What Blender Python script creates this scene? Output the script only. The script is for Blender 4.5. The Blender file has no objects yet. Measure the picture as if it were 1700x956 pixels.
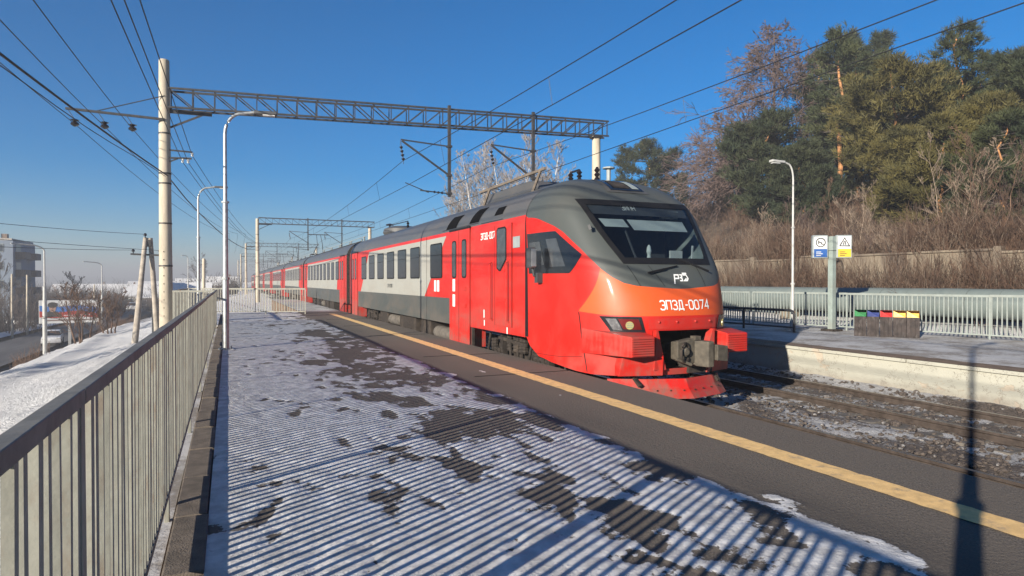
import bpy, bmesh, math, random
import numpy as np
from mathutils import Vector

# ------------------------------------------------------------------ camera, light
SC = bpy.context.scene
COL = SC.collection
F, CX, CY, CAMH = 1050.0, 850.0, 478.0, 1.679
TH, PT = math.atan(471 / F), math.atan(11 / F)
cam_d = bpy.data.cameras.new('camera')
cam_d.sensor_width = 36.0
cam_d.lens = 36.0 * F / 1700.0
cam_d.clip_start = 0.05
cam_d.clip_end = 9000
cam = bpy.data.objects.new('camera', cam_d)
COL.objects.link(cam)
cam.location = (0, 0, CAMH)
cam.rotation_euler = (math.pi / 2 - PT, 0, -TH)
SC.camera = cam
SUN_EL = math.radians(16.0)
SUN_X, SUN_Y = 1.752, 1.0                       # the shadows run this way
world = bpy.data.worlds.new('World')
SC.world = world
world.use_nodes = True
wn = world.node_tree
bg = wn.nodes['Background']
sky = wn.nodes.new('ShaderNodeTexSky')
sky.sky_type = 'NISHITA'
sky.sun_disc = False
sky.sun_elevation = SUN_EL
sky.sun_rotation = math.atan2(-SUN_X, -SUN_Y)
sky.altitude = 300
sky.air_density = 1.0
sky.dust_density = 0.15
sky.ozone_density = 6.0
hs = wn.nodes.new('ShaderNodeHueSaturation'); hs.inputs['Saturation'].default_value = 1.32
wn.links.new(sky.outputs[0], hs.inputs['Color']); wn.links.new(hs.outputs[0], bg.inputs[0])
bg.inputs[1].default_value = 0.055
sun_d = bpy.data.lights.new('sun', 'SUN')
sun_d.energy = 5.0
sun_d.angle = math.radians(0.5)
sun_d.color = (1.0, 0.91, 0.78)
sun = bpy.data.objects.new('sun', sun_d)
COL.objects.link(sun)
_l = math.hypot(SUN_X, SUN_Y)
sd = Vector((SUN_X / _l * math.cos(SUN_EL), SUN_Y / _l * math.cos(SUN_EL), -math.sin(SUN_EL)))
sun.rotation_euler = sd.to_track_quat('-Z', 'Y').to_euler()
sun.location = (-60, -35, 40)
SC.view_settings.view_transform = 'Standard'
SC.view_settings.look = 'None'
SC.view_settings.gamma = 1.0
SC.view_settings.use_curve_mapping = False
SC.view_settings.exposure = 1.32
SC.cycles.max_bounces = 6
SC.cycles.transparent_max_bounces = 12
SC.cycles.volume_bounces = 0

# ------------------------------------------------------------------ helpers
random.seed(7)
ct, st = math.cos(TH), math.sin(TH)
def col_x(u, Y):      # the X of a thing seen in picture column u that stands Y metres down the line
    k = (u - 379) / (F / ct)
    return k * ct * Y / (1 - k * st)
def col_y(u, X):      # the Y of a thing in column u that stands X metres beside the camera
    k = (u - 379) / (F / ct)
    return (X / k - X * st) / ct
def height_at(v, X, Y):
    return CAMH - (v - 467) * (Y * ct + X * st) / F

class MB:
    def __init__(s):
        s.v = []; s.f = []; s.m = []; s.mi = 0
    def add(s, vs, fs):
        o = len(s.v)
        s.v.extend([tuple(p) for p in vs])
        for f in fs:
            s.f.append([i + o for i in f]); s.m.append(s.mi)
        return s
    def box(s, x0, x1, y0, y1, z0, z1):
        vs = [(x, y, z) for z in (z0, z1) for y in (y0, y1) for x in (x0, x1)]
        return s.add(vs, [(0, 2, 3, 1), (4, 5, 7, 6), (0, 1, 5, 4), (2, 6, 7, 3), (0, 4, 6, 2), (1, 3, 7, 5)])
    def bar(s, p, q, w, h=None, up=(0, 0, 1)):
        h = h or w
        p, q = Vector(p), Vector(q)
        d = (q - p).normalized()
        u = Vector(up)
        if abs(d.dot(u)) > .98: u = Vector((0, 1, 0))
        a = d.cross(u).normalized() * w / 2
        b = a.normalized().cross(d) * h / 2
        vs = [p - a - b, p + a - b, p + a + b, p - a + b, q - a - b, q + a - b, q + a + b, q - a + b]
        return s.add(vs, [(0, 1, 2, 3), (7, 6, 5, 4), (0, 4, 5, 1), (1, 5, 6, 2), (2, 6, 7, 3), (3, 7, 4, 0)])
    def path(s, pts, rs, n=8, caps=True):
        pts = [Vector(p) for p in pts]
        if not isinstance(rs, (list, tuple)): rs = [rs] * len(pts)
        rings = []
        for i, p in enumerate(pts):
            d = (pts[min(i + 1, len(pts) - 1)] - pts[max(i - 1, 0)]).normalized()
            u = Vector((0, 0, 1)) if abs(d.z) < .9 else Vector((1, 0, 0))
            a = d.cross(u).normalized(); b = a.cross(d)
            rings.append([p + (a * math.cos(t) + b * math.sin(t)) * rs[i] for t in [2 * math.pi * k / n for k in range(n)]])
        vs = [p for r in rings for p in r]
        fs = []
        for i in range(len(pts) - 1):
            for k in range(n):
                fs.append((i * n + k, i * n + (k + 1) % n, (i + 1) * n + (k + 1) % n, (i + 1) * n + k))
        if caps:
            fs.append(tuple(range(n))[::-1]); fs.append(tuple((len(pts) - 1) * n + k for k in range(n)))
        return s.add(vs, fs)
    def tube(s, p, q, r0, r1=None, n=8, caps=True):
        return s.path([p, q], [r0, r0 if r1 is None else r1], n, caps)
    def lathe(s, prof, c, n=16, axis='z'):
        vs = []
        for r, z in prof:
            for k in range(n):
                t = 2 * math.pi * k / n
                a, b = r * math.cos(t), r * math.sin(t)
                vs.append({'z': (c[0] + a, c[1] + b, c[2] + z), 'x': (c[0] + z, c[1] + a, c[2] + b), 'y': (c[0] + a, c[1] + z, c[2] + b)}[axis])
        fs = []
        m = len(prof)
        for i in range(m - 1):
            for k in range(n):
                fs.append((i * n + k, i * n + (k + 1) % n, (i + 1) * n + (k + 1) % n, (i + 1) * n + k))
        fs.append(tuple(range(n))[::-1]); fs.append(tuple((m - 1) * n + k for k in range(n)))
        return s.add(vs, fs)
    def prism(s, poly, vec):
        n = len(poly); v = Vector(vec)
        vs = [Vector(p) for p in poly] + [Vector(p) + v for p in poly]
        fs = [tuple(range(n))[::-1], tuple(range(n, 2 * n))] + [(k, (k + 1) % n, n + (k + 1) % n, n + k) for k in range(n)]
        return s.add(vs, fs)
    def grid(s, rows):
        h = len(rows); w = len(rows[0])
        return s.add([p for r in rows for p in r], [(i * w + j, i * w + j + 1, (i + 1) * w + j + 1, (i + 1) * w + j) for i in range(h - 1) for j in range(w - 1)])
    def build(s, name, mat, parent=None, smooth=False, bevel=0, shift=True, **props):
        me = bpy.data.meshes.new(name)
        off = Vector((0, 0, 0))
        if parent is not None and shift:
            r = parent
            while r.parent is not None: r = r.parent
            off = r.location
        me.from_pydata([(p[0] - off[0], p[1] - off[1], p[2] - off[2]) for p in s.v], [], s.f)
        mats = mat if isinstance(mat, (list, tuple)) else [mat]
        for m in mats: me.materials.append(M[m])
        if len(mats) > 1: me.polygons.foreach_set('material_index', s.m)
        bm = bmesh.new(); bm.from_mesh(me)
        bmesh.ops.recalc_face_normals(bm, faces=bm.faces)
        if bevel:
            es = [e for e in bm.edges if len(e.link_faces) == 2 and e.calc_face_angle(0) > .6]
            bmesh.ops.bevel(bm, geom=es, offset=bevel, segments=2, affect='EDGES', profile=.6, clamp_overlap=True)
        bm.to_mesh(me); bm.free()
        if smooth:
            me.polygons.foreach_set('use_smooth', [True] * len(me.polygons))
            if smooth != 'all': me.set_sharp_from_angle(angle=math.radians(38))
        return link(name, me, parent, **props)

def link(name, me, parent=None, label=None, cat=None, group=None, kind=None):
    o = bpy.data.objects.new(name, me)
    COL.objects.link(o)
    o.parent = parent
    tag(o, label, cat, group, kind)
    return o
def tag(o, label=None, cat=None, group=None, kind=None):
    for k, v in (('label', label), ('category', cat), ('group', group), ('kind', kind)):
        if v: o[k] = v
    return o
def thing(name, loc, label, cat, group=None, kind=None):
    o = bpy.data.objects.new(name, None)
    o.empty_display_size = .2
    COL.objects.link(o)
    o.location = loc
    return tag(o, label, cat, group, kind)
def clone(o, parent=None, loc=None, label=None):
    c = o.copy(); COL.objects.link(c); c.parent = parent
    if loc is not None: c.location = loc
    if label: c['label'] = label
    for ch in list(o.children): clone(ch, c)
    return c
def share(o, parent, loc):            # another piece with the same mesh
    c = o.copy(); COL.objects.link(c); c.parent = parent; c.location = loc
    return c

# smooth value noise on arrays
_rs = np.random.RandomState(3)
_lat = _rs.rand(256, 256)
def vnoise(x, y):
    x = np.asarray(x, float); y = np.asarray(y, float)
    xi = np.floor(x).astype(int); yi = np.floor(y).astype(int)
    fx = x - xi; fy = y - yi
    fx = fx * fx * (3 - 2 * fx); fy = fy * fy * (3 - 2 * fy)
    g = lambda a, b: _lat[a % 256, b % 256]
    return (g(xi, yi) * (1 - fx) + g(xi + 1, yi) * fx) * (1 - fy) + (g(xi, yi + 1) * (1 - fx) + g(xi + 1, yi + 1) * fx) * fy
def fbm(x, y, o=4, g=.5):
    t = 0; a = 1; n = 0
    for i in range(o):
        t = t + a * vnoise(x * 2 ** i + 17.3 * i, y * 2 ** i + 5.1 * i); n += a; a *= g
    return t / n
def sstep(a, b, x):
    t = np.clip((np.asarray(x, float) - a) / (b - a), 0, 1)
    return t * t * (3 - 2 * t)
def np_mesh(name, V, faces, mat, parent=None, attr=None, smooth=False, **props):
    me = bpy.data.meshes.new(name)
    V = np.asarray(V, np.float32)
    faces = np.asarray(faces, np.int32)
    k = faces.shape[1]
    me.vertices.add(len(V)); me.vertices.foreach_set('co', V.ravel())
    me.loops.add(faces.size); me.loops.foreach_set('vertex_index', faces.ravel())
    me.polygons.add(len(faces))
    me.polygons.foreach_set('loop_start', np.arange(0, faces.size, k, dtype=np.int32))
    for a, vals in (attr or {}).items():
        at = me.attributes.new(a, 'FLOAT', 'POINT'); at.data.foreach_set('value', np.asarray(vals, np.float32).ravel())
    me.update(calc_edges=True); me.validate()
    if smooth: me.polygons.foreach_set('use_smooth', [True] * len(me.polygons))
    me.materials.append(M[mat])
    return link(name, me, parent, **props)
def np_grid(xs, ys):
    X, Y = np.meshgrid(xs, ys)
    h, w = X.shape
    i = np.arange(h * w).reshape(h, w)
    fc = np.stack([i[:-1, :-1], i[:-1, 1:], i[1:, 1:], i[1:, :-1]], -1).reshape(-1, 4)
    return X, Y, fc

# ------------------------------------------------------------------ materials
M = {}
class NT:
    def __init__(s, name):
        s.mat = bpy.data.materials.new(name); s.mat.use_nodes = True
        s.t = s.mat.node_tree; s.b = s.t.nodes['Principled BSDF']; M[name] = s.mat
        s.pos = s.n('ShaderNodeNewGeometry').outputs['Position']
        s.obj = s.n('ShaderNodeTexCoord').outputs['Object']
    def n(s, t, **kw):
        q = s.t.nodes.new(t)
        for k, v in kw.items(): setattr(q, k, v)
        return q
    def put(s, sock, v):
        if isinstance(v, (int, float)): sock.default_value = v
        elif isinstance(v, tuple): sock.default_value = v if len(v) == 4 or sock.type == 'VECTOR' else (*v, 1)
        else: s.t.links.new(v, sock)
    def noise(s, scale, detail=4, rough=.55, vec=None, dist=0):
        q = s.n('ShaderNodeTexNoise'); q.inputs['Scale'].default_value = scale
        q.inputs['Detail'].default_value = detail; q.inputs['Roughness'].default_value = rough; q.inputs['Distortion'].default_value = dist
        s.t.links.new(vec if vec is not None else s.pos, q.inputs['Vector'])
        return q.outputs['Fac']
    def math(s, op, a, b=0.0, c=None, clamp=False):
        q = s.n('ShaderNodeMath', operation=op, use_clamp=clamp)
        s.put(q.inputs[0], a); s.put(q.inputs[1], b)
        if c is not None: s.put(q.inputs[2], c)
        return q.outputs[0]
    def step(s, x, a, b):
        q = s.n('ShaderNodeMapRange', interpolation_type='SMOOTHSTEP')
        s.put(q.inputs[0], x); q.inputs[1].default_value = a; q.inputs[2].default_value = b
        return q.outputs[0]
    def mix(s, f, a, b):
        q = s.n('ShaderNodeMix', data_type='RGBA')
        s.put(q.inputs[0], f); s.put(q.inputs[6], a); s.put(q.inputs[7], b)
        return q.outputs[2]
    def attr(s, name):
        return s.n('ShaderNodeAttribute', attribute_name=name).outputs['Fac']
    def scaled(s, v3, vec=None):
        q = s.n('ShaderNodeMapping'); q.inputs['Scale'].default_value = v3
        s.t.links.new(vec if vec is not None else s.pos, q.inputs[0]); return q.outputs[0]
    def sep(s, vec=None):
        q = s.n('ShaderNodeSeparateXYZ'); s.t.links.new(vec if vec is not None else s.pos, q.inputs[0]); return q.outputs
    def bump(s, h, strength=.4, dist=.02):
        q = s.n('ShaderNodeBump'); q.inputs['Strength'].default_value = strength; q.inputs['Distance'].default_value = dist
        s.put(q.inputs['Height'], h); s.t.links.new(q.outputs[0], s.b.inputs['Normal'])
    def out(s, **kw):
        for k, v in kw.items():
            nm = {'col': 'Base Color', 'rough': 'Roughness', 'metal': 'Metallic', 'coat': 'Coat Weight', 'spec': 'Specular IOR Level', 'ecol': 'Emission Color', 'estr': 'Emission Strength', 'alpha': 'Alpha', 'sss': 'Subsurface Weight'}[k]
            s.put(s.b.inputs[nm], v)
        return s
def mul(c, k): return tuple(min(1, x * k * .84) for x in c[:3])
def pm(name, col, rough=.6, metal=0, var=.2, scale=5, bump=0, bscale=60, coat=0, dirt=None, dscale=2.5, damt=.5, spec=.5):
    s = NT(name)
    c = s.mix(s.step(s.noise(scale, 5, .6), .3, .7), mul(col, 1 - var), mul(col, 1 + var))
    if dirt is not None:
        d = s.math('MULTIPLY', s.step(s.noise(dscale, 6, .65, s.scaled((1, 1, .45))), .5, .72), damt)
        c = s.mix(d, c, dirt)
    s.out(col=c, metal=metal, coat=coat, spec=spec)
    s.out(rough=s.math('ADD', s.math('MULTIPLY', s.noise(scale * 3), .25), rough - .12))
    if bump: s.bump(s.noise(bscale, 4), bump, .01)
    return s

RED, ORANGE, GREY, WHITE = (.50, .012, .006), (.62, .085, .014), (.062, .070, .066), (.33, .33, .295)
GRIME = (.12, .092, .072)
def train_paint(name, col, z_rail=-.65, coat=.07):
    s = NT(name)
    z = s.sep()[2]
    n1 = s.noise(1.3, 5, .6, s.scaled((1, .5, 1.5)))
    n2 = s.noise(14, 4, .7, s.scaled((1, 1, .12)))
    low = s.step(z, 1.9 + z_rail, .55 + z_rail)
    d = s.math('MULTIPLY', s.math('ADD', s.math('MULTIPLY', low, .62), .26), s.step(s.math('ADD', s.math('MULTIPLY', n1, .7), s.math('MULTIPLY', n2, .3)), .38, .68))
    c = s.mix(n1, mul(col, .90), mul(col, 1.08))
    s.out(col=s.mix(d, c, GRIME), coat=coat, rough=s.math('ADD', s.math('MULTIPLY', d, .5), .44), spec=.4)
    s.b.inputs['Coat Roughness'].default_value = .12
    s.bump(s.noise(1.1, 2), .05, .05)
    return s
train_paint('train_red', RED); train_paint('train_orange', ORANGE); train_paint('train_grey', GREY); train_paint('train_white', WHITE)
train_paint('roof_grey', (.075, .078, .078), coat=.1)
# the cab shell carries three paints, parted along the lines of the livery
s = NT('cab_paint')
n1 = s.noise(1.3, 5, .6)
g = s.math('GREATER_THAN', s.attr('grey_area'), 0.0)
o = s.math('GREATER_THAN', s.attr('orange_area'), 0.0)
c = s.mix(o, mul(RED, 1), mul(ORANGE, 1)); c = s.mix(g, c, mul(GREY, 1))
z = s.sep()[2]
d = s.math('MULTIPLY', s.math('ADD', s.math('MULTIPLY', s.step(z, .9, -.1), .32), .10), s.step(n1, .4, .7))
c = s.mix(d, c, GRIME)
s.out(col=c, rough=s.math('ADD', s.math('MULTIPLY', d, .5), .47), coat=.03, spec=.35); s.b.inputs['Coat Roughness'].default_value = .12
s.bump(s.noise(1.2, 2), .05, .05)
pm('rubber', (.008, .008, .009), .6, bump=.1, spec=.25)
pm('black_gap', (.004, .004, .005), .95, spec=.05)
pm('dark_glass', (.012, .014, .017), .14, var=.1, spec=.6)
pm('door_glass', (.05, .055, .06), .14, var=.2, spec=.6)
s = NT('cab_glass')
tr = s.n('ShaderNodeBsdfTransparent'); tr.inputs[0].default_value = (.74, .80, .82, 1)
gl = s.n('ShaderNodeBsdfGlossy'); gl.inputs['Roughness'].default_value = .03
fr = s.n('ShaderNodeLayerWeight')
mx = s.n('ShaderNodeMixShader')
s.t.links.new(s.math('ADD', s.math('MULTIPLY', s.math('POWER', fr.outputs['Facing'], 4.0), .7), .06), mx.inputs[0]); s.t.links.new(tr.outputs[0], mx.inputs[1]); s.t.links.new(gl.outputs[0], mx.inputs[2])
s.t.links.new(mx.outputs[0], s.t.nodes['Material Output'].inputs[0])
s.mat.use_transparent_shadow = True
pm('under_iron', (.030, .024, .020), .85, var=.45, scale=9, bump=.3, dirt=(.075, .058, .045), damt=.7, spec=.3)
pm('coupler_iron', (.075, .064, .047), .7, var=.35, scale=8, bump=.3, dirt=(.05, .04, .03), dscale=6)
pm('rail_steel', (.075, .058, .048), .5, metal=.3, var=.3, scale=7, bump=.15)
pm('rail_top', (.30, .27, .24), .32, metal=.85, var=.15, scale=9)
pm('sleeper_concrete', (.11, .097, .082), .9, var=.35, scale=6, bump=.4)
pm('reflector', (.16, .16, .17), .25, metal=.6, var=.3)
pm('lens_red', (.10, .006, .006), .2, var=.2)
pm('chrome', (.55, .55, .55), .3, metal=.8, var=.1)
pm('bright_white', (.80, .80, .77), .5, var=.05)
pm('cab_interior', (.018, .022, .026), .8)
pm('cab_blind', (.24, .28, .28), .8, var=.05)
pm('cab_lining', (.11, .14, .14), .8, var=.1)
pm('cab_desk', (.09, .16, .15), .6)
s = pm('matrix_text', (.35, .37, .36), .6); 
s = NT('lamp_lens'); s.out(col=(.24, .21, .08), rough=.35)
pm('fence_khaki', (.26, .258, .215), .6, var=.12, scale=7, bump=.25, bscale=22, dirt=(.15, .10, .065), dscale=11, damt=.6)
pm('fence_rail_grey', (.17, .16, .138), .6, var=.2, scale=7, bump=.12, dirt=(.06, .05, .045))
pm('fence_pale', (.235, .265, .245), .6, var=.1, scale=6, bump=.1, dirt=(.2, .19, .16), damt=.3)
pm('dark_tube', (.012, .013, .016), .5, var=.2)
pm('galvanised', (.40, .42, .42), .42, metal=.45, var=.2, scale=12, dirt=(.2, .19, .17), damt=.4)
pm('lamp_white', (.42, .42, .40), .5, var=.08, dirt=(.25, .22, .18), damt=.3)
pm('lamp_dark', (.05, .052, .055), .5)
s = NT('mast_concrete')
c = s.mix(s.step(s.noise(2.2, 6, .65, s.scaled((1, 1, .3))), .35, .7), (.44, .385, .295), (.30, .26, .20))
c = s.mix(s.math('MULTIPLY', s.step(s.noise(9, 5, .7, s.scaled((1, 1, .15))), .6, .75), .5), c, (.20, .17, .13))
s.out(col=c, rough=.9); s.bump(s.noise(45, 5), .3, .01)
pm('portal_steel', (.030, .030, .032), .6, var=.35, scale=6, dirt=(.075, .05, .035), dscale=5)
pm('wire_dark', (.012, .012, .014), .6)
pm('insulator_brown', (.014, .011, .011), .25)
pm('kerb_stone', (.13, .105, .082), .92, var=.3, scale=6, bump=.6, bscale=90, dirt=(.06, .05, .04), dscale=9)
pm('pole_wood', (.33, .29, .24), .9, var=.25, scale=3, bump=.3)
pm('bark_orange', (.36, .17, .065), .9, var=.4, scale=4, bump=.5, bscale=14)
pm('bark_grey', (.085, .068, .056), .95, var=.35, scale=5, bump=.5, bscale=20)
pm('bark_larch', (.085, .062, .056), .95, var=.3, scale=3)
pm('twig_larch', (.115, .078, .068), .95, var=.3, scale=1.5)
pm('twig_frost', (.27, .245, .23), .9, var=.25, scale=.7)
pm('bark_birch', (.55, .53, .49), .8, var=.3, scale=2, dirt=(.05, .045, .04), dscale=5)
pm('twig_brown', (.115, .068, .044), .95, var=.55, scale=1.6)
pm('twig_dark', (.060, .047, .042), .95, var=.3, scale=.4)
pm('twig_pale', (.25, .19, .14), .95, var=.3, scale=1.5)
def needles(name, a, b):
    s = NT(name)
    s.out(col=s.mix(s.step(s.noise(.55, 3), .35, .65), a, b), rough=.7, spec=.25)
needles('needles_green', (.022, .031, .014), (.046, .052, .020))
needles('needles_olive', (.046, .043, .014), (.088, .074, .020))
needles('needles_dark', (.019, .028, .014), (.036, .042, .019))
pm('bin_wood', (.036, .027, .024), .85, var=.4, scale=4, bump=.3, dirt=(.2, .18, .165), dscale=11, damt=.25)
pm('bin_green', (.015, .15, .045), .6, spec=.2); pm('bin_blue', (.015, .03, .15), .6, spec=.2); pm('bin_red', (.46, .012, .012), .6, spec=.2); pm('bin_yellow', (.72, .40, .02), .45)
pm('sign_grey', (.26, .29, .29), .5, var=.08); pm('sign_white', (.66, .67, .65), .5, var=.05); pm('sign_blue', (.015, .085, .30), .5, var=.05); pm('sign_yellow', (.66, .42, .03), .5, var=.05); pm('sign_black', (.02, .02, .022), .5); pm('post_green', (.25, .30, .275), .55, var=.1, dirt=(.2, .17, .13), damt=.3)
pm('pipe_grey', (.15, .18, .17), .55, var=.08, scale=1.5, dirt=(.16, .15, .13), damt=.3)
pm('panel_blue', (.19, .23, .29), .9, var=.1, scale=.3); pm('window_dim', (.05, .06, .075), .3)
pm('car_white', (.60, .60, .60), .35, coat=.4, dirt=(.2, .18, .16), damt=.4); pm('car_glass', (.02, .022, .025), .15); pm('tyre', (.02, .02, .02), .9)
pm('wall_brown', (.19, .14, .11), .9); pm('wall_pale', (.40, .37, .33), .9); pm('wall_blue', (.12, .15, .21), .9); pm('roof_dark', (.09, .075, .07), .9)
pm('poster_white', (.66, .66, .64), .6, var=.06); pm('poster_blue', (.06, .19, .50), .6, var=.1); pm('poster_red', (.45, .055, .04), .6, var=.1); pm('poster_skin', (.42, .27, .21), .6); pm('poster_dark', (.06, .055, .05), .7); pm('poster_text', (.25, .18, .16), .6)
pm('paint_yellow', (.85, .55, .22), .8, var=.14, scale=9, dirt=(.25, .20, .15), dscale=7, damt=.6, bump=.2, bscale=120)
# snow on its own
def snow_col(s): return s.mix(s.noise(3, 4), (.57, .56, .545), (.68, .67, .655))
s = NT('snow'); s.out(col=snow_col(s), rough=.75, spec=.3); s.bump(s.math('ADD', s.noise(9, 6, .65), s.math('MULTIPLY', s.noise(55, 3), .35)), .5, .06)
# trodden snow lying on asphalt
s = NT('platform_top')
m = s.math('ADD', s.attr('snow'), s.math('MULTIPLY', s.math('SUBTRACT', s.noise(26, 6, .68), .5), 1.1))
msk = s.step(m, .42, .58)
ice = s.step(s.noise(5, 5), .35, .7)
asph = s.mix(s.step(s.noise(70, 3, .6), .3, .7), (.060, .051, .041), (.165, .138, .112))
asph = s.mix(s.step(s.noise(2.3, 6, .6), .35, .7), asph, s.mix(s.noise(40), (.088, .073, .059), (.148, .124, .099)))
asph = s.mix(s.math('MULTIPLY', s.attr('wet'), .5), asph, (.030, .028, .027))
sn = s.mix(ice, (.42, .41, .395), (.64, .626, .606))
sn = s.mix(s.math('MULTIPLY', s.step(s.noise(17, 5, .7), .55, .75), .45), sn, (.16, .155, .15))
s.out(col=s.mix(msk, asph, sn), rough=s.math('SUBTRACT', .92, s.math('MULTIPLY', msk, .25)), spec=.3)
s.bump(s.math('ADD', s.math('MULTIPLY', m, .8), s.math('ADD', s.math('MULTIPLY', s.noise(95, 3), .5), s.noise(28, 4))), .55, .014)
# ballast with old snow
s = NT('ballast')
m = s.math('ADD', s.attr('snow'), s.math('MULTIPLY', s.math('SUBTRACT', s.noise(16, 6, .7), .5), 1.2))
msk = s.step(m, .40, .66)
st_ = s.mix(s.step(s.noise(24, 4, .7), .3, .7), (.035, .029, .026), (.13, .105, .088))
s.out(col=s.mix(msk, st_, s.mix(s.noise(6), (.25, .247, .247), (.40, .40, .404))), rough=.9, spec=.3)
s.bump(s.math('ADD', s.noise(34, 5, .7), s.math('MULTIPLY', m, .5)), .9, .04)
# terrain: snow, bare soil and leaf litter by the attribute
s = NT('terrain')
m = s.math('ADD', s.attr('snow'), s.math('MULTIPLY', s.math('SUBTRACT', s.noise(1.1, 8, .7), .5), .9))
m = s.math('SUBTRACT', m, s.math('MULTIPLY', s.step(s.noise(5.5, 5, .7), .62, .72), .30))
msk = s.step(m, .42, .58)
so = s.mix(s.step(s.noise(2.6, 7, .7), .3, .7), (.055, .042, .034), (.155, .115, .080))
s.out(col=s.mix(msk, so, s.mix(s.noise(1.2, 5), (.55, .543, .53), (.68, .672, .66))), rough=.85, spec=.25)
s.bump(s.math('ADD', s.math('MULTIPLY', s.noise(4.5, 7, .75), 1.3), s.math('MULTIPLY', s.noise(18, 3), .4)), 1.0, .13)
s = NT('road_asphalt')
s.out(col=s.mix(s.step(s.noise(.5, 6, .6, s.scaled((1, .12, 1))), .35, .7), (.045, .042, .042), (.10, .095, .092)), rough=.85)
s.bump(s.noise(30, 3), .2, .01)
# peeling whitewash on the far platform wall
s = NT('whitewash')
pl = s.step(s.noise(1.6, 7, .62, s.scaled((1, 1, 1.3)), .6), .585, .61)
cr = s.math('MULTIPLY', s.step(s.math('ABSOLUTE', s.math('SUBTRACT', s.noise(1.1, 6, .7), .5)), .006, .0), .8)
c = s.mix(s.noise(2.2, 5), (.29, .285, .24), (.37, .363, .305))
c = s.mix(pl, c, s.mix(s.noise(12, 4), (.30, .26, .20), (.40, .35, .28)))
c = s.mix(cr, c, (.12, .10, .08))
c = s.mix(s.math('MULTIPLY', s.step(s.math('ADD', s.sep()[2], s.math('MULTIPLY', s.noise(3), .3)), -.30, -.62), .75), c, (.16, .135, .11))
s.out(col=c, rough=.9); s.bump(s.math('SUBTRACT', s.noise(30, 4), s.math('MULTIPLY', pl, 1.5)), .5, .012)
s = NT('far_platform_top')
m = s.step(s.math('ADD', s.math('MULTIPLY', s.noise(.9, 5, .6), .6), s.math('MULTIPLY', s.noise(9, 6, .7), .4)), .40, .58)
c = s.mix(m, s.mix(s.noise(30), (.17, .15, .13), (.26, .235, .205)), (.44, .432, .42))
s.out(col=c, rough=.85, spec=.3); s.bump(s.math('ADD', s.noise(30, 4), m), .4, .012)
pm('edge_brown', (.15, .098, .062), .9, var=.35, scale=4, bump=.4)
s = NT('retaining_concrete')
c = s.mix(s.step(s.noise(.9, 7, .65, s.scaled((1, 1, .35))), .35, .68), (.20, .165, .12), (.085, .065, .05))
c = s.mix(s.math('MULTIPLY', s.step(s.noise(2.6, 5, .7, s.scaled((1, 1, .2))), .58, .7), .6), c, (.30, .255, .185))
s.out(col=c, rough=.95); s.bump(s.noise(9, 6, .7), .7, .04)
s = NT('far_hill'); s.out(col=s.mix(s.step(s.noise(.006, 6), .4, .6), (.10, .095, .09), (.22, .21, .21)), rough=1)
# ------------------------------------------------------------------ ground
def zt(X, Y):
    X = np.asarray(X, float); Y = np.asarray(Y, float)
    left = np.interp(X, [-4000, -60, -30, -14.5, -12, -6, -2, -.5], [-7.5, -6.2, -5.3, -5.2, -3.6, -2.15, -1.15, -.95])
    right = np.interp(X, [13, 20.3, 20.9, 23, 25.9, 26.25, 32, 38, 45, 62, 110, 200, 600], [-.95, -.95, -.25, .12, .35, 2.5, 3.3, 5.0, 8.0, 12.2, 17, 20, 22])
    k = 1 - .82 * sstep(85, 190, Y) - .15 * sstep(190, 500, Y)
    right = np.where(X > 20.9, -.6 + (right + .6) * np.where(X > 26.2, k, 1), right)
    z = np.where(X < -.5, left, np.where(X < 13, -.95, right))
    far = sstep(60, 150, Y)
    z = z + far * np.where((X > -12) & (X < 4), -1.0 * sstep(4, -2, X), 0)
    n = fbm(X * .35 + 40, Y * .35 + 9, 5) - .5
    amp = np.where(X < -.9, np.where(X > -14, .35, .25), np.where(X > 26.2, .9, np.where(X > 20.9, .16, 0)))
    ridge = .32 * np.exp(-((X + 9.6 + .9 * np.sin(Y * .11)) / .8) ** 2) * np.where(X < -1, 1, 0)
    trod = (.12 + .22 * np.exp(-((X + 4.2) / 1.6) ** 2)) * (fbm(X * 2.3, Y * 2.3, 3) - .5) * np.where((X < -1.2) & (X > -13), 1, 0)
    return z + n * amp * sstep(.6, 2.0, np.abs(X + .5)) + ridge + trod
def seq(a, b, d0, k):
    r = [a]; s_ = 1 if b > a else -1
    while (b - r[-1]) * s_ > 0:
        r.append(r[-1] + s_ * max(d0, k * abs(r[-1] - a)))
    return r
xs = sorted(set([round(-v, 3) for v in seq(.5, 4000, .17, .033)] + [0.5, 4, 8, 12.5, 13.2, 20.2, 20.6] + [round(v, 3) for v in seq(20.9, 26.0, .3, 0)] + [26.2, 26.27] + [round(v, 3) for v in seq(26.5, 3000, .6, .05)]))
ys = sorted(set([round(v, 3) for v in seq(4, 5000, .22, .016)] + [round(v, 3) for v in seq(4, -200, .5, .08)]))
X, Y, fc = np_grid(xs, ys)
Z = zt(X, Y)
sn = np.where(X < -1, .80 - .5 * sstep(-13.2, -15, X) + .25 * sstep(-24, -28, X) - .75 * sstep(70, 110, Y) * sstep(-5, -10, X) - .9 * sstep(110, 160, Y), .9)
sn = sn + .3 * (fbm(X * .2, Y * .2, 4) - .5)
sn = np.where(X > 25.95, .31 + .25 * (fbm(X * .6, Y * .6, 4) - .5), sn)
sn = np.where((X > -.6) & (X < 20.3), .75, sn)
np_mesh('ground', np.stack([X, Y, Z], -1).reshape(-1, 3), fc, 'terrain', attr={'snow': sn}, smooth=True, kind='structure')
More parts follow.
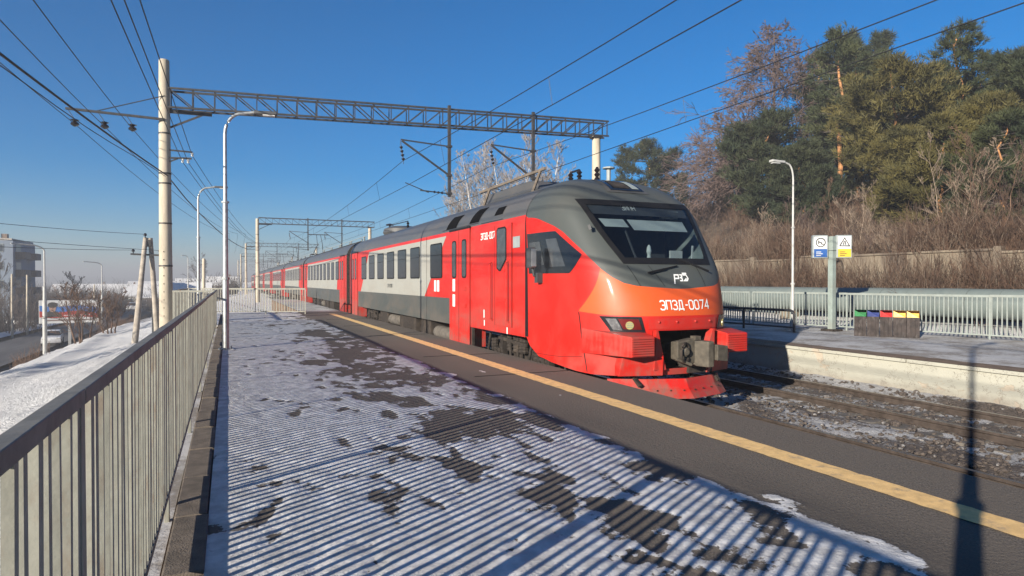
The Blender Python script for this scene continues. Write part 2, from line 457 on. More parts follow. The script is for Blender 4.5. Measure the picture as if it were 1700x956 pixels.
# road at the foot of the bank
b = MB()
yy = [25 + 6 * i for i in range(60)]
rx = lambda y: -15.7 - .9 * math.sin(y * .012) - .02 * max(0, y - 120)
b.grid([[(rx(y) - 7.5 + 7.5 * j / 3 + (1.2 if j == 0 else 0), y, -4.98 - .004 * j) for j in range(4)] for y in yy])
b.build('road', 'road_asphalt', kind='structure')
b = MB()
b.grid([[(rx(y) - 10.0 + 2.2 * j / 2 + .4 * math.sin(y), y, -4.90 + (.35 if j == 1 else 0)) for j in range(3)] for y in yy])
b.build('snow_verge', 'snow', kind='structure', smooth=True)
# far hills beyond the town
hb = []
rows = []
for a in range(-80, 62):
    t = math.radians(a * 1.1)
    ring = []
    for r, hh in ((1500, -8), (1900, 4 + 14 * float(fbm(a * .09, 2.0, 4))), (2600, 2 + 24 * float(fbm(a * .07 + 9, 7.0, 4))), (3400, 0)):
        ring.append((r * math.sin(t), r * math.cos(t), hh))
    rows.append(ring)
MB().grid(rows).build('hills', 'far_hill', smooth='all', kind='structure')

# ------------------------------------------------------------------ near platform
ROOT_P = thing('platform', (0, 0, -.9), 'near platform with trodden snow, asphalt edge and yellow line', None, kind='structure')
del ROOT_P['label']
b = MB()
b.prism([(-.36, -24, -.95), (5.80, -24, -.95), (5.80, 62, -.95), (3.66, 62, -.95), (3.66, 35.0, -.95), (-1.95, 37.0, -.95), (-1.95, 26.45, -.95), (-.36, 26.45, -.95)], (0, 0, .91))
b.build('platform_base', 'edge_brown', ROOT_P)
xs = np.unique(np.concatenate([np.arange(-.135, 4.02, .031), np.linspace(4.02, 5.85, 26)]))
yl = [-24.0, -16, -10, -6, -3, -1.5, -.4]
while yl[-1] < .9: yl.append(yl[-1] + .06)
while yl[-1] < 36.4: yl.append(yl[-1] + max(.024, .0026 * yl[-1]))
ys = np.array(yl)
X, Y, fc = np_grid(xs, ys)
def plat_snow(X, Y):
    n = .22 * fbm(X * .75 + 3, Y * .42 + 1, 3) + .38 * fbm(X * 2.6 + 11, Y * 1.5, 4) + .40 * fbm(X * 6.5 + 4, Y * 3.6, 3)
    n = (n - .5) * 8.0
    base = 1.10 - .50 * sstep(.9, 2.5, X + .35 * np.sin(Y * .8)) * (1 - .55 * sstep(17, 26, Y)) - .12 * sstep(2.2, 3.2, X)
    edge = 3.78 + .30 * (fbm(X * .4, Y * .9 + 30, 4) - .5) * 2 - .28 * sstep(8, 20, Y)
    s_ = base + n * .55
    for cx, cy, rx_, ry_, k in ((2.35, 4.3, .3, .4, -.3), (1.55, 6.4, .45, .8, -.5), (2.6, 7.4, .4, .6, -.25), (3.05, 5.1, .35, .8, .8), (2.9, 8.4, .35, .9, .7), (1.0, 9.0, .4, .7, -.45), (2.2, 11.5, .6, 1.0, -.4), (2.7, 15, .5, 1.6, -.4), (3.2, 3.7, .3, .6, .6), (3.35, 12.5, .2, 1.2, .7), (1.3, 3.6, .9, .5, .35), (2.0, 3.2, .5, .25, .5), (1.15, 4.9, .3, .35, -.45), (2.6, 20, .5, 3, -.5), (1.6, 13.5, .5, 1.2, -.45)):
        s_ = s_ + k * np.exp(-((X - cx) / rx_) ** 2 - ((Y - cy) / ry_) ** 2)
    s_ = s_ * sstep(.02, -.12, X - edge)
    for cx, cy, rx_, ry_ in ((3.86, 3.55, .09, .2), (4.12, 4.3, .03, .05), (4.3, 11, .03, .2), (4.45, 8.2, .02, .04)):
        s_ = np.maximum(s_, 1.5 * fbm(X * 9, Y * 9, 3) * np.exp(-((X - cx) / rx_) ** 4 - ((Y - cy) / ry_) ** 4))
    return s_
SN = plat_snow(X, Y)
dent = np.zeros_like(SN)
rr = random.Random(5)
for i in range(330):                               # footprints
    cx, cy = rr.uniform(.15, 3.4), rr.uniform(1.2, 17) if i < 280 else rr.uniform(17, 30)
    a = rr.gauss(0, .5)
    dx = X - cx; dy = Y - cy
    p = dx * math.cos(a) + dy * math.sin(a); q = -dx * math.sin(a) + dy * math.cos(a)
    e = np.exp(-(p / .055) ** 4 - (q / .145) ** 4)
    dent = np.maximum(dent, e * (1.0 if rr.random() < .22 else .28))
SN2 = np.clip(SN - dent * 1.15 * fbm(X * 14, Y * 14, 3) * 1.3, -.2, 1.3)
Z = np.clip(SN, 0, 1) * .009 - dent * .008 * np.clip(SN * 2, 0, 1) + .004 * (fbm(X * 9, Y * 9, 3) - .5) * np.clip(SN, .2, 1)
Z = np.where(X > 3.95, np.minimum(Z, .004), Z)
wet = np.exp(-((X - 3.9) / .35) ** 2) * fbm(X * 1.2, Y * .6 + 50, 4) + .35 * sstep(.2, .6, np.clip(SN, 0, 1))
np_mesh('platform_surface', np.stack([X, Y, Z + .9], -1).reshape(-1, 3), fc, 'platform_top', ROOT_P, attr={'snow': SN2, 'wet': wet}, smooth=True)
b = MB(); b.grid([[(3.64 + 2.2 * i / 6, y, -.004) for i in range(7)] for y in np.arange(36.3, 62.5, .5)])
o = b.build('walkway_surface', 'far_platform_top', ROOT_P)
b = MB(); b.box(-1.95, -.37, 26.46, 36.2, -.04, .012); b.build('landing', 'snow', ROOT_P)
# the painted line, a worn sheet with a slightly ragged edge
rows = []
y = -24.0
while y < 33.6:
    w1, w2 = [.016 * (random.random() - .5) * (2.2 if random.random() < .12 else 1) for _ in range(2)]
    rows.append([(4.71 + w1, y, .0085), (4.86, y, .0085), (5.00 + w2, y, .0085)])
    y += .09 if y > 1 else .8
MB().grid(rows).build('yellow_line', 'paint_yellow', ROOT_P)
# asphalt joints across the edge strip
for y in (10.4, 13.6, 19.5, 24.2, 28.7):
    MB().box(3.95, 5.84, y, y + .018, -.004, .0062).build('joint', 'black_gap', ROOT_P)
# kerb stones at the foot of the railing
for i in range(34):
    y = -6 + i * 1.0
    if y > 26.3: break
    j = lambda k: random.uniform(-k, k)
    b = MB()
    x0, x1 = -.355 + j(.008), -.140 + j(.008)
    zt_ = .020 + j(.007)
    b.box(x0, x1, y + .015 + j(.006), y + .985, -.2, zt_)
    b.build('kerb_stone', 'kerb_stone', ROOT_P, bevel=.012)
MB().box(-.50, -.385, -6, 26.3, -.6, -.09).build('footing_strip', 'far_platform_top', ROOT_P)

# ------------------------------------------------------------------ far platform
ROOT_Q = thing('platform', (13.4, 0, -.9), 'far platform with whitewashed wall', None, kind='structure'); del ROOT_Q['label']
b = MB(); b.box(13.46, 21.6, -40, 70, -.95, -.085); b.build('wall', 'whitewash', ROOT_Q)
for i in range(26):
    y = -30 + 3.0 * i + random.uniform(-.03, .03)
    b = MB(); b.box(13.40 + random.uniform(-.006, .006), 13.95, y, y + 2.985, -.082, -.006); b.build('coping', 'whitewash', ROOT_Q, bevel=.008)
rows = [[(13.395 + .02 * random.random(), y, .002), (13.6, y, .006), (14.0 + .12 * random.random(), y, .002)] for y in np.arange(-30, 48, .22)]
MB().grid(rows).build('edge_strip', 'edge_brown', ROOT_Q)
b = MB(); b.box(13.55, 21.55, -40, 70, -.08, -.002); b.build('platform_surface', 'far_platform_top', ROOT_Q)

# ------------------------------------------------------------------ track bed
xs = np.arange(5.6, 13.5, .055); yl = [-30, -20, -12, -7, -4, -2, 0, 1.5]
while yl[-1] < 110: yl.append(yl[-1] + max(.05, .0065 * yl[-1]))
X, Y, fc = np_grid(xs, np.array(yl))
base = np.interp(X, [5.6, 6.5, 7.6, 8.7, 9.55, 10.4, 11.55, 12.7, 13.1, 13.5], [-.84, -.815, -.80, -.815, -.79, -.815, -.80, -.80, -.70, -.67])
Z = base + .075 * (fbm(X * 2.2, Y * 2.2, 3) - .5) + .06 * (fbm(X * 9, Y * 9, 3) - .5)
nb = fbm(X * 1.3 + 8, Y * .55, 4)
sn = .50 + 1.9 * (nb - .5) + .10 * np.exp(-((X - 9.5) / .7) ** 2) - .20 * np.exp(-((X - 11.55) / .55) ** 2) - .10 * np.exp(-((X - 7.6) / .5) ** 2) + .15 * np.exp(-((X - 10.6) / .25) ** 2)
np_mesh('track_bed', np.stack([X, Y, Z], -1).reshape(-1, 3), fc, 'ballast', attr={'snow': sn}, smooth=True, kind='structure')
# loose stones and frozen clods
V = []; Fc = []
ico = bmesh.new(); bmesh.ops.create_icosphere(ico, subdivisions=1, radius=1)
iv = np.array([v.co[:] for v in ico.verts]); ifc = np.array([[v.index for v in f.verts] for f in ico.faces]); ico.free()
stn = []
for i in range(6500):
    x = rr.uniform(6.0, 13.35); y = 2.5 + 22 * rr.random() ** 1.5
    if min(abs(x - q) for q in (6.84, 8.36, 10.79, 12.31)) < .09: continue
    r = rr.uniform(.018, .045) * (1.9 if rr.random() < .05 else 1)
    R = np.array([rr.uniform(.7, 1.5), rr.uniform(.7, 1.5), rr.uniform(.4, .9)]) * r
    z = float(np.interp(x, [5.6, 7.6, 9.55, 11.55, 12.7, 13.1, 13.5], [-.84, -.80, -.79, -.80, -.80, -.70, -.67]))
    Fc.append(ifc + len(iv) * len(V)); V.append(iv * R * (1 + .3 * (_rs.rand(len(iv), 1) - .5)) + (x, y, z + .01)); stn.append(np.full(len(iv), .45 if rr.random() < .12 else -.3))
np_mesh('ballast_stones', np.concatenate(V), np.concatenate(Fc), 'ballast', attr={'snow': np.concatenate(stn)}, kind='stuff', label='loose ballast stones and frozen clods along both tracks', cat='stones')
def rail_mesh(root, x, name='rail'):
    zr = -.65
    prof = [(-.037, 0), (.037, 0), (.037, -.038), (.010, -.055), (.010, -.155), (.066, -.168), (.066, -.18), (-.066, -.18), (-.066, -.168), (-.010, -.155), (-.010, -.055), (-.037, -.038)]
    b = MB()
    n = len(prof)
    r0 = [(x + a, -40, zr + c) for a, c in prof]; r1 = [(x + a, 300, zr + c) for a, c in prof]
    b.add(r0 + r1, [(k, (k + 1) % n, n + (k + 1) % n, n + k) for k in range(1, n)] + [tuple(range(n))])
    b.mi = 1
    b.add([r0[0], r0[1], r1[1], r1[0]], [(0, 1, 2, 3)])
    return b.build(name, ['rail_steel', 'rail_top'], root)
for xc, lab in ((7.6, 'near'), (11.55, 'far')):
    rt = thing('railway_track', (xc, 0, -.85), lab, None, kind='structure'); del rt['label']
    rail_mesh(rt, xc - .76); rail_mesh(rt, xc + .76)
    sl = None
    for k in range(-8, 70):
        y = k * .545
        if xc < 9 and y > 8.6: break
        if sl is None:
            b = MB(); b.box(xc - 1.33, xc + 1.33, -.12, .12, -.93, -.79); sl = b.build('sleeper', 'sleeper_concrete', rt, bevel=.02); sl.location = (0, y, 0)
        else: share(sl, rt, (0, y, 0))
    if lab == 'far':                 # fastenings
        fs = None
        for k in range(-8, 70):
            for xx in (xc - .76, xc + .76):
                if fs is None:
                    b = MB(); b.box(xx - .12, xx - .07, -.07, .07, -.81, -.775); b.box(xx + .07, xx + .12, -.07, .07, -.81, -.775); fs = b.build('rail_fastening', 'rail_steel', rt); fs.location = (0, k * .545, 0); fx = xx
                else: share(fs, rt, (xx - fx, k * .545, 0))

# ------------------------------------------------------------------ railings
def railing(p0, p1, top, mats, label, pitch, slat, bay, group=None, post_w=.05, first=None, rails=(.05, .07), bot=(.10, .14), z0=0.0, name='railing'):
    p0, p1 = Vector((*p0, z0)), Vector((*p1, z0))
    L = (p1 - p0).length; d = (p1 - p0) / L; nrm = Vector((-d.y, d.x, 0))
    rt = thing(name, p0, label, 'railing', group)
    ph = None
    ts = [0.0] if first is None else [first]
    if first: ts = [0.0] + ts
    while ts[-1] + bay < L - .2: ts.append(ts[-1] + bay)
    ts.append(L)
    for i, t in enumerate(ts):
        if ph is None:
            b = MB(); b.bar(p0 + Vector((0, 0, -.35)), p0 + Vector((0, 0, top - .004)), post_w * .62, post_w, up=d)
            ph = b.build('post', mats[0], rt, bevel=.004)
        else: share(ph, rt, d * t)
    for i in range(len(ts) - 1):
        a, e = p0 + d * (ts[i] + .004), p0 + d * (ts[i + 1] - .004)
        zz = Vector((0, 0, random.uniform(-.006, .006)))
        MB().bar(a + Vector((0, 0, top - rails[1] / 2)) + zz, e + Vector((0, 0, top - rails[1] / 2)) + zz, rails[0], rails[1]).build('top_rail', mats[1], rt, bevel=.004)
        MB().bar(a + Vector((0, 0, (bot[0] + bot[1]) / 2)), e + Vector((0, 0, (bot[0] + bot[1]) / 2)), rails[0] * .8, bot[1] - bot[0]).build('bottom_rail', mats[1], rt, bevel=.003)
    sl = None
    t = pitch
    while t < L - .02:
        if min(abs(t - q) for q in ts) > post_w * .5 + slat[0] * .5 + .003:
            off = d * t + nrm * random.uniform(-.0025, .0025)
            if sl is None:
                b = MB(); b.bar(p0 + Vector((0, 0, (bot[0] + bot[1]) / 2 + .01)), p0 + Vector((0, 0, top - rails[1] + .006)), slat[0], slat[1], up=nrm)
                sl = b.build('slat', mats[0], rt); sl.location = off
            else:
                q_ = share(sl, rt, off); q_.rotation_euler = (random.gauss(0, .0025), random.gauss(0, .0025), random.gauss(0, .05))
        t += pitch
    return rt
railing((-.42, -1.2), (-.42, 26.4), 1.355, ('fence_khaki', 'fence_rail_grey'), 'long khaki steel railing along the snowy platform, nearest on the left',   .104, (.034, .023), 3.0, first=.48, post_w=.055, rails=(.048, .048))
railing((-1.85, 26.75), (-.46, 26.5), 1.34, ('fence_khaki', 'fence_khaki'), 'short cross railing by the concrete mast where the long railing ends', .11, (.028, .028), 3.0)
railing((-1.9, 26.9), (-1.9, 36.3), 1.34, ('fence_khaki', 'fence_khaki'), 'railing along the outer side of the landing behind the lamp post', .12, (.026, .026), 3.0)
railing((-1.85, 36.4), (3.62, 34.15), 1.33, ('fence_khaki', 'fence_khaki'), 'railing closing off the far end of the snowy platform beside the train', .135, (.03, .026), 1.95)
railing((21.3, 5.0), (18.62, 18.6), 1.29, ('fence_pale', 'fence_pale'), 'pale grey-green railing behind the coloured bins on the far platform', .122, (.030, .03), 2.05, post_w=.055)
railing((18.58, 18.75), (17.9, 40), 1.29, ('fence_pale', 'fence_pale'), 'pale railing on the far platform running away behind the train nose', .122, (.030, .03), 2.05, post_w=.055)
# ------------------------------------------------------------------ the leading car with its cab
XC, YN, ZR = 7.6, 9.2, -.65
def ip(tab, z): return float(np.interp(z, [a for a, _ in tab], [c for _, c in tab]))
FT = [(.5, .14), (.7, .10), (1.2, .04), (1.55, 0), (1.8, .0), (2.1, .10), (2.4, .26), (2.63, .44), (3.0, .76), (3.4, 1.11), (3.93, 1.56), (4.1, 1.75), (4.28, 1.98), (4.42, 2.25), (4.53, 2.55), (4.60, 2.9), (4.62, 3.1)]
NTB = [(.7, 2.6), (1.9, 2.7), (2.3, 3.2), (2.63, 4.4), (3.2, 5.6), (3.9, 8), (4.6, 5)]
# smoothed versions of the tables, so that the shell shows no facets
_zz = np.linspace(.4, 4.62, 400)
def _sm(tab, w):
    y = np.interp(_zz, [a for a, _ in tab], [c for _, c in tab]); k = np.ones(w) / w
    yp = np.concatenate([2 * y[0] - y[w:0:-1], y, 2 * y[-1] - y[-2:-w - 2:-1]])
    for _ in range(2): yp = np.convolve(yp, k, 'same')
    return yp[w:-w]
_f, _n = _sm(FT, 19), _sm(NTB, 31)
ME, SEAM = 3.1, 3.16
def wz(z):
    if z <= 3.5: return 1.74
    q = min(1, (z - 3.5) / 1.12); return 1.74 * max(0, 1 - q ** 2.5) ** (1 / 2.3)
def sE(z): return ip([(.7, 2.5), (2.6, 2.7), (3.9, 3.1), (4.6, 3.12)], z)
def fz(z): return float(np.interp(z, _zz, _f))
def nz(z): return float(np.interp(z, _zz, _n))
def NS(phi, z, off=0.0):
    """a point of the cab shell: phi in degrees from the centre line, beyond 90 the straight side"""
    w, n, f, e = wz(z), nz(z), fz(z), sE(z)
    a = abs(phi)
    if a <= 90:
        r = math.radians(a); x = w * math.sin(r) ** (2 / n); s_ = e - (e - f) * max(math.cos(r), 0) ** (2 / ME)
    else: x = w; s_ = e + (a - 90) / 20 * (SEAM - e)
    p = Vector((math.copysign(x, phi), s_, z))
    if off:
        h = .4
        a1 = NS(phi + h, z); a0 = NS(phi - h, z); b1 = NS(phi, min(z + .02, 4.615)); b0 = NS(phi, z - .02)
        nn = (a1 - a0).cross(b1 - b0)
        if nn.length > 1e-9:
            nn.normalize()
            if nn.dot(Vector((p.x, p.y - 3.2, (p.z - 2.3) * .6))) < 0: nn = -nn
            p = p + nn * off
    return p
def phi_of(x, z):
    t = min(1, abs(x) / wz(z)) ** (nz(z) / 2); return math.copysign(math.degrees(math.asin(t)), x)
def SX(x, z, off=0.0): return NS(phi_of(x, z), z, off)

CAR1 = thing('train_car', (XC, YN, ZR), 'red and grey leading train car with slanted cab nose and windscreen', 'train car', 'cars of the commuter train')
def zb(phi):    # lower rim of the shell
    return float(np.interp(abs(phi), [0, 13, 36, 55, 67, 85, 90, 104, 107, 110], [.63, .63, .62, .62, .645, .725, .78, .98, 1.12, 1.14]))
def zg(phi): return float(np.interp(abs(phi), [0, 5.6, 19.5, 27, 33, 38.1, 40.8, 46.9, 57.8, 66, 75.8, 83, 90, 110], [2.19, 2.213, 2.247, 2.296, 2.406, 2.572, 2.709, 2.954, 3.298, 3.43, 3.542, 3.63, 3.69, 3.75]))
def zo(phi): return float(np.interp(abs(phi), [0, 26, 50, 65], [1.707, 1.706, 1.726, 1.771]))
WSX = [(2.55, .985), (2.63, 1.0), (3.0, 1.13), (3.3, 1.22), (3.93, 1.355)]
def wsx(z): return ip(WSX, z)
phis = sorted(set([round(v, 3) for v in np.concatenate([np.linspace(-90, 90, 121), np.linspace(90, 110, 9), np.linspace(-110, -90, 9), (-16.6, 16.6)])]))
lev = list(np.linspace(0, 1, 70))
hole_top, hole_bot = 1.445, .745
b = MB(); rows = []; ga = []; oa = []
zl = [hole_bot, hole_top]
for p in phis:
    r = []
    z0 = zb(p)
    zs = [z0 + (hole_bot - z0) * t for t in (0, .5)] if z0 < hole_bot else [z0, z0]
    zs = zs + [max(z0, hole_bot + (hole_top - hole_bot) * t) for t in np.linspace(0, 1, 10)]
    zs += [max(z0, z_) for z_ in np.linspace(hole_top, 3.9, 62)[1:]] + list(3.9 + .72 * (1 - (1 - np.linspace(0, 1, 26)[1:]) ** 2))
    zs[-1] = 4.6195
    for z_ in zs:
        r.append(NS(p, z_)); ga.append(z_ - zg(p))
        dphi = 38.1 + (2.572 - z_) * (26.8 / .801)
        oa.append(min(z_ - zo(p), (dphi - abs(p)) * .03))
    rows.append(r)
nzv = len(rows[0])
fs = []
for i in range(len(phis) - 1):
    for j in range(nzv - 1):
        pm_ = (phis[i] + phis[i + 1]) / 2; zm = (rows[i][j].z + rows[i + 1][j + 1].z) / 2
        if abs(pm_) < 16.6 and hole_bot - .01 < zm < hole_top - .005 and 2 <= j < 11: continue
        q = NS(pm_, zm)
        if 2.70 < zm < 3.88 and abs(q.x) < wsx(zm) - .09: continue
        fs.append((i * nzv + j, (i + 1) * nzv + j, (i + 1) * nzv + j + 1, i * nzv + j + 1))
me = bpy.data.meshes.new('cab_shell')
me.from_pydata([p for r in rows for p in r], [], fs)
for nm, vals in (('grey_area', ga), ('orange_area', oa)):
    at = me.attributes.new(nm, 'FLOAT', 'POINT'); at.data.foreach_set('value', vals)
bm = bmesh.new(); bm.from_mesh(me); bmesh.ops.dissolve_degenerate(bm, dist=1e-5, edges=bm.edges); bmesh.ops.recalc_face_normals(bm, faces=bm.faces); bm.to_mesh(me); bm.free()
me.polygons.foreach_set('use_smooth', [True] * len(me.polygons))
me.materials.append(M['cab_paint'])
shell = link('cab_shell', me, CAR1)
def patch(pts_rows, name, mat, parent, off, thick=0):
    b = MB()
    rows = [[NS(a, z_, off) for a, z_ in r] for r in pts_rows]
    b.grid(rows)
    return b.build(name, mat, parent, smooth='all', shift=False)
# windscreen: the dark printed border, then the clear pane inside it
def ws_pt(u_, v_, k=0.0):         # u in -1..1, v in 0..1
    z0, z1 = 2.645 + k, 3.955 - k
    z_ = z0 + (z1 - z0) * v_
    return (phi_of(u_ * (wsx(z_) - k), z_), z_)
N = 28
def ring_pt(t, k):                # walk round the border
    t = t % 4
    if t < 1: return ws_pt(-1 + 2 * t, 0, k)
    if t < 2: return ws_pt(1, t - 1, k)
    if t < 3: return ws_pt(1 - 2 * (t - 2), 1, k)
    return ws_pt(-1, 1 - (t - 3), k)
ts = [i / 20 for i in range(81)]
patch([[ring_pt(t, 0.0) for t in ts], [ring_pt(t, .035) for t in ts], [ring_pt(t, .075) for t in ts], [ring_pt(t, .12) for t in ts]], 'windscreen_border', 'rubber', CAR1, .010)
b = MB()
ws = patch([[ws_pt(-1 + 2 * i / N, j / 20, .06) for i in range(N + 1)] for j in range(21)], 'windscreen', 'cab_glass', CAR1, .004)
# header band with the destination, behind the glass
patch([[ws_pt(-.93 + 1.86 * i / 20, .80 + .18 * j / 4, .06) for i in range(21)] for j in range(5)], 'header_band', 'cab_interior', CAR1, -.02)
# cab interior
b = MB(); b.box(-1.5, 1.5, 2.55, 2.6, 1.6, 4.1); b.box(-1.45, 1.45, .85, 2.55, 1.6, 1.66); b.box(-1.3, 1.3, 1.9, 2.55, 4.02, 4.06); b.build('cab_back_wall', 'cab_interior', CAR1, shift=False)
for sgn in (-1, 1):
    patch([[(sgn * a, z_) for a in np.linspace(34, 104, 22)] for z_ in np.linspace(1.7, 3.85, 14)], 'cab_lining', 'cab_lining', CAR1, -.05)
b = MB(); b.box(-1.02, 1.02, .62, .98, 2.3, 2.62); b.build('driver_desk', 'cab_interior', CAR1, shift=False, bevel=.03)
b = MB(); b.box(-.62, .55, .60, .70, 2.625, 2.66); b.box(-.9, -.7, .62, .72, 2.625, 2.74); b.build('desk_rim', 'sign_grey', CAR1, shift=False, bevel=.008)
b = MB(); b.box(-.25, -.02, .66, .78, 2.665, 2.73); b.build('desk_instrument', 'cab_desk', CAR1, shift=False, bevel=.01)
for (u0, u1, v0, v1) in ((-.86, -.40, .60, .74), (-.33, .80, .555, .74)):
    patch([[ws_pt(u0 + (u1 - u0) * i / 8 + .03 * (1 - j / 3), v0 + (v1 - v0) * j / 3, .06) for i in range(9)] for j in range(4)], 'sun_blind', 'cab_blind', CAR1, -.05)
b = MB(); b.bar((-.42, .9, 2.68), (-.45, 1.42, 3.55), .03); b.build('pillar', 'cab_interior', CAR1, shift=False)
b = MB(); b.bar((.96, 1.0, 2.66), (1.0, 1.02, 3.05), .03, .03); b.box(.55, .85, 1.15, 1.19, 2.66, 2.95); b.build('cab_fitting', 'sign_grey', CAR1, shift=False)
b = MB(); b.lathe([(.035, 0), (.045, .06), (.03, .14), (.05, .2), (.04, .28), (.015, .33)], (-.22, .82, 2.70), 10); b.build('desk_figurine', 'cab_blind', CAR1, shift=False)
b = MB(); b.box(.55, .98, 1.46, 1.5, 3.62, 3.78); b.build('header_display', 'cab_blind', CAR1, shift=False)

# lettering from drawn strokes, laid on the shell
GL = {'Э': [[(0, .85), (.14, 1), (.46, 1), (.6, .85), (.6, .15), (.46, 0), (.14, 0), (0, .15)], [(.22, .5), (.53, .5)]],
      'П': [[(0, 0), (0, 1), (.6, 1), (.6, 0)]],
      '3': [[(0, .85), (.14, 1), (.46, 1), (.6, .85), (.6, .66), (.46, .53), (.46, .50), (.6, .36), (.6, .15), (.46, 0), (.14, 0), (0, .15)], [(.2, .515), (.40, .515)]],
      'Д': [[(0, -.14), (0, .04), (.66, .04), (.66, -.14)], [(.12, .11), (.16, 1), (.54, 1), (.54, .11)]],
      '-': [[(.08, .48), (.42, .48)]],
      '0': [[(.14, 0), (0, .15), (0, .85), (.14, 1), (.46, 1), (.6, .85), (.6, .15), (.46, 0), (.14, 0)]],
      '7': [[(0, 1), (.6, 1), (.22, 0)]], '4': [[(.46, 0), (.46, 1), (.0, .30), (.62, .30)]],
      'И': [[(0, 1), (0, 0), (.6, 1), (.6, 0)]], 'Н': [[(0, 0), (0, 1)], [(.6, 0), (.6, 1)], [(.07, .5), (.53, .5)]],
      'е': [[(.05, .35), (.55, .35), (.55, .55), (.4, .68), (.18, .68), (.03, .5), (.03, .2), (.18, 0), (.5, .03)]],
      '1': [[(.1, .8), (.35, 1), (.35, 0)]], '8': [[(.14, 0), (0, .15), (0, .4), (.14, .5), (.46, .5), (.6, .4), (.6, .15), (.46, 0), (.14, 0)], [(.14, .56), (.03, .66), (.03, .88), (.14, 1), (.46, 1), (.57, .88), (.57, .66), (.46, .56)]],
      '2': [[(0, .8), (.14, 1), (.46, 1), (.6, .85), (.6, .6), (0, 0), (.62, 0)]]}
def strokes(polys, fn, w, sub=3):
    b = MB()
    for q, pl in enumerate(polys):
        pl = [Vector((p[0], p[1])) for p in pl]
        closed = (pl[0] - pl[-1]).length < 1e-6
        L = []; R = []
        for i, p in enumerate(pl):
            a = pl[i - 1] if i > 0 else (pl[-2] if closed else None)
            c = pl[i + 1] if i < len(pl) - 1 else (pl[1] if closed else None)
            d1 = (p - a).normalized() if a is not None else None
            d2 = (c - p).normalized() if c is not None else None
            d1 = d1 or d2; d2 = d2 or d1
            n1 = Vector((-d1.y, d1.x)); n2 = Vector((-d2.y, d2.x)); m = (n1 + n2)
            m = m / max(.35, m.length_squared) * 2 if m.length > 1e-6 else n1
            L.append(p + m * w / 2); R.append(p - m * w / 2)
        o = .0004 * q
        for i in range(len(pl) - 1):
            k = sub if (pl[i + 1] - pl[i]).length > w * 2 else 1
            for t in range(k):
                a, c = t / k, (t + 1) / k
                b.add([fn(*L[i].lerp(L[i + 1], a), o), fn(*R[i].lerp(R[i + 1], a), o), fn(*R[i].lerp(R[i + 1], c), o), fn(*L[i].lerp(L[i + 1], c), o)], [(0, 1, 2, 3)])
    return b
def word(txt, fn, h, w, gap=.24, slant=0):
    pls = []; x = 0
    for ch in txt:
        g_ = GL.get(ch)
        if g_:
            pls += [[(x + p[0] * h + slant * p[1] * h, p[1] * h) for p in pl] for pl in g_]
            x += max(p[0] for pl in g_ for p in pl) * h
        x += gap * h
    return strokes(pls, fn, w)
word('ЭП3Д-0074', lambda a, c, o: SX(-.53 + a, 1.82 + c, .006 + o), .158, .023, .21).build('fleet_number', 'bright_white', CAR1, shift=False)
word('3ИПН', lambda a, c, o: SX(-.42 + a, 3.76 + c, -.012 + o), .10, .014, .25).build('destination_text', 'matrix_text', CAR1, shift=False)
LG = [[(-.02, -.07), (.045, .13), (.135, .13), (.115, .05), (.03, .05)], [(.165, .13), (.215, .13), (.205, .085), (.165, .065), (.195, .045), (.185, .0), (.13, .0)], [(.30, .05), (.235, .0), (.30, .0), (.335, .05), (.32, .13), (.25, .13), (.255, .165), (.345, .165)]]
strokes([[(p[0] * .98, p[1] * .82) for p in l] for l in LG], lambda a, c, o: SX(-.08 + a, 2.34 + c, .006 + o), .025).build('operator_logo', 'bright_white', CAR1, shift=False)
# headlamps
for sgn in (-1, 1):
    q = [(50.5, 1.70), (23.6, 1.693), (20.9, 1.405), (43, 1.425)]
    def hp(u_, v_, q=q, sgn=sgn):
        a0 = q[3][0] + (q[2][0] - q[3][0]) * u_; a1 = q[0][0] + (q[1][0] - q[0][0]) * u_
        z0 = q[3][1] + (q[2][1] - q[3][1]) * u_; z1 = q[0][1] + (q[1][1] - q[0][1]) * u_
        return (sgn * (a0 + (a1 - a0) * v_), z0 + (z1 - z0) * v_)
    hl = patch([[hp(i / 12, j / 6) for i in range(13)] for j in range(7)], 'headlight', 'dark_glass', CAR1, .012)
    patch([[hp(.12 + .26 * i / 5, .12 + .74 * j / 5) for i in range(6)] for j in range(6)], 'lamp_reflector', 'reflector', hl, .017)
    patch([[hp(.42 + .5 * i / 5, .2 + .66 * j / 5) for i in range(6)] for j in range(6)], 'tail_lamp', 'lens_red', hl, .016)
    c = NS(*hp(.64, .46), .022); n_ = (NS(*hp(.64, .46), .06) - NS(*hp(.64, .46), .0)).normalized()
    b = MB(); b.tube(c - n_ * .02, c + n_ * .01, .075, .072, 18); b.build('lamp', 'lamp_lens', hl, shift=False)
    for k in (-1, 0, 1):
        b = MB(); a_ = c + n_ * .012 + Vector((0, 0, .032 * k)); t_ = Vector((n_.y, -n_.x, 0)).normalized(); b.bar(a_ - t_ * .05, a_ + t_ * .05, .007, .009); b.build('lamp_louvre', 'cab_desk', hl, shift=False)
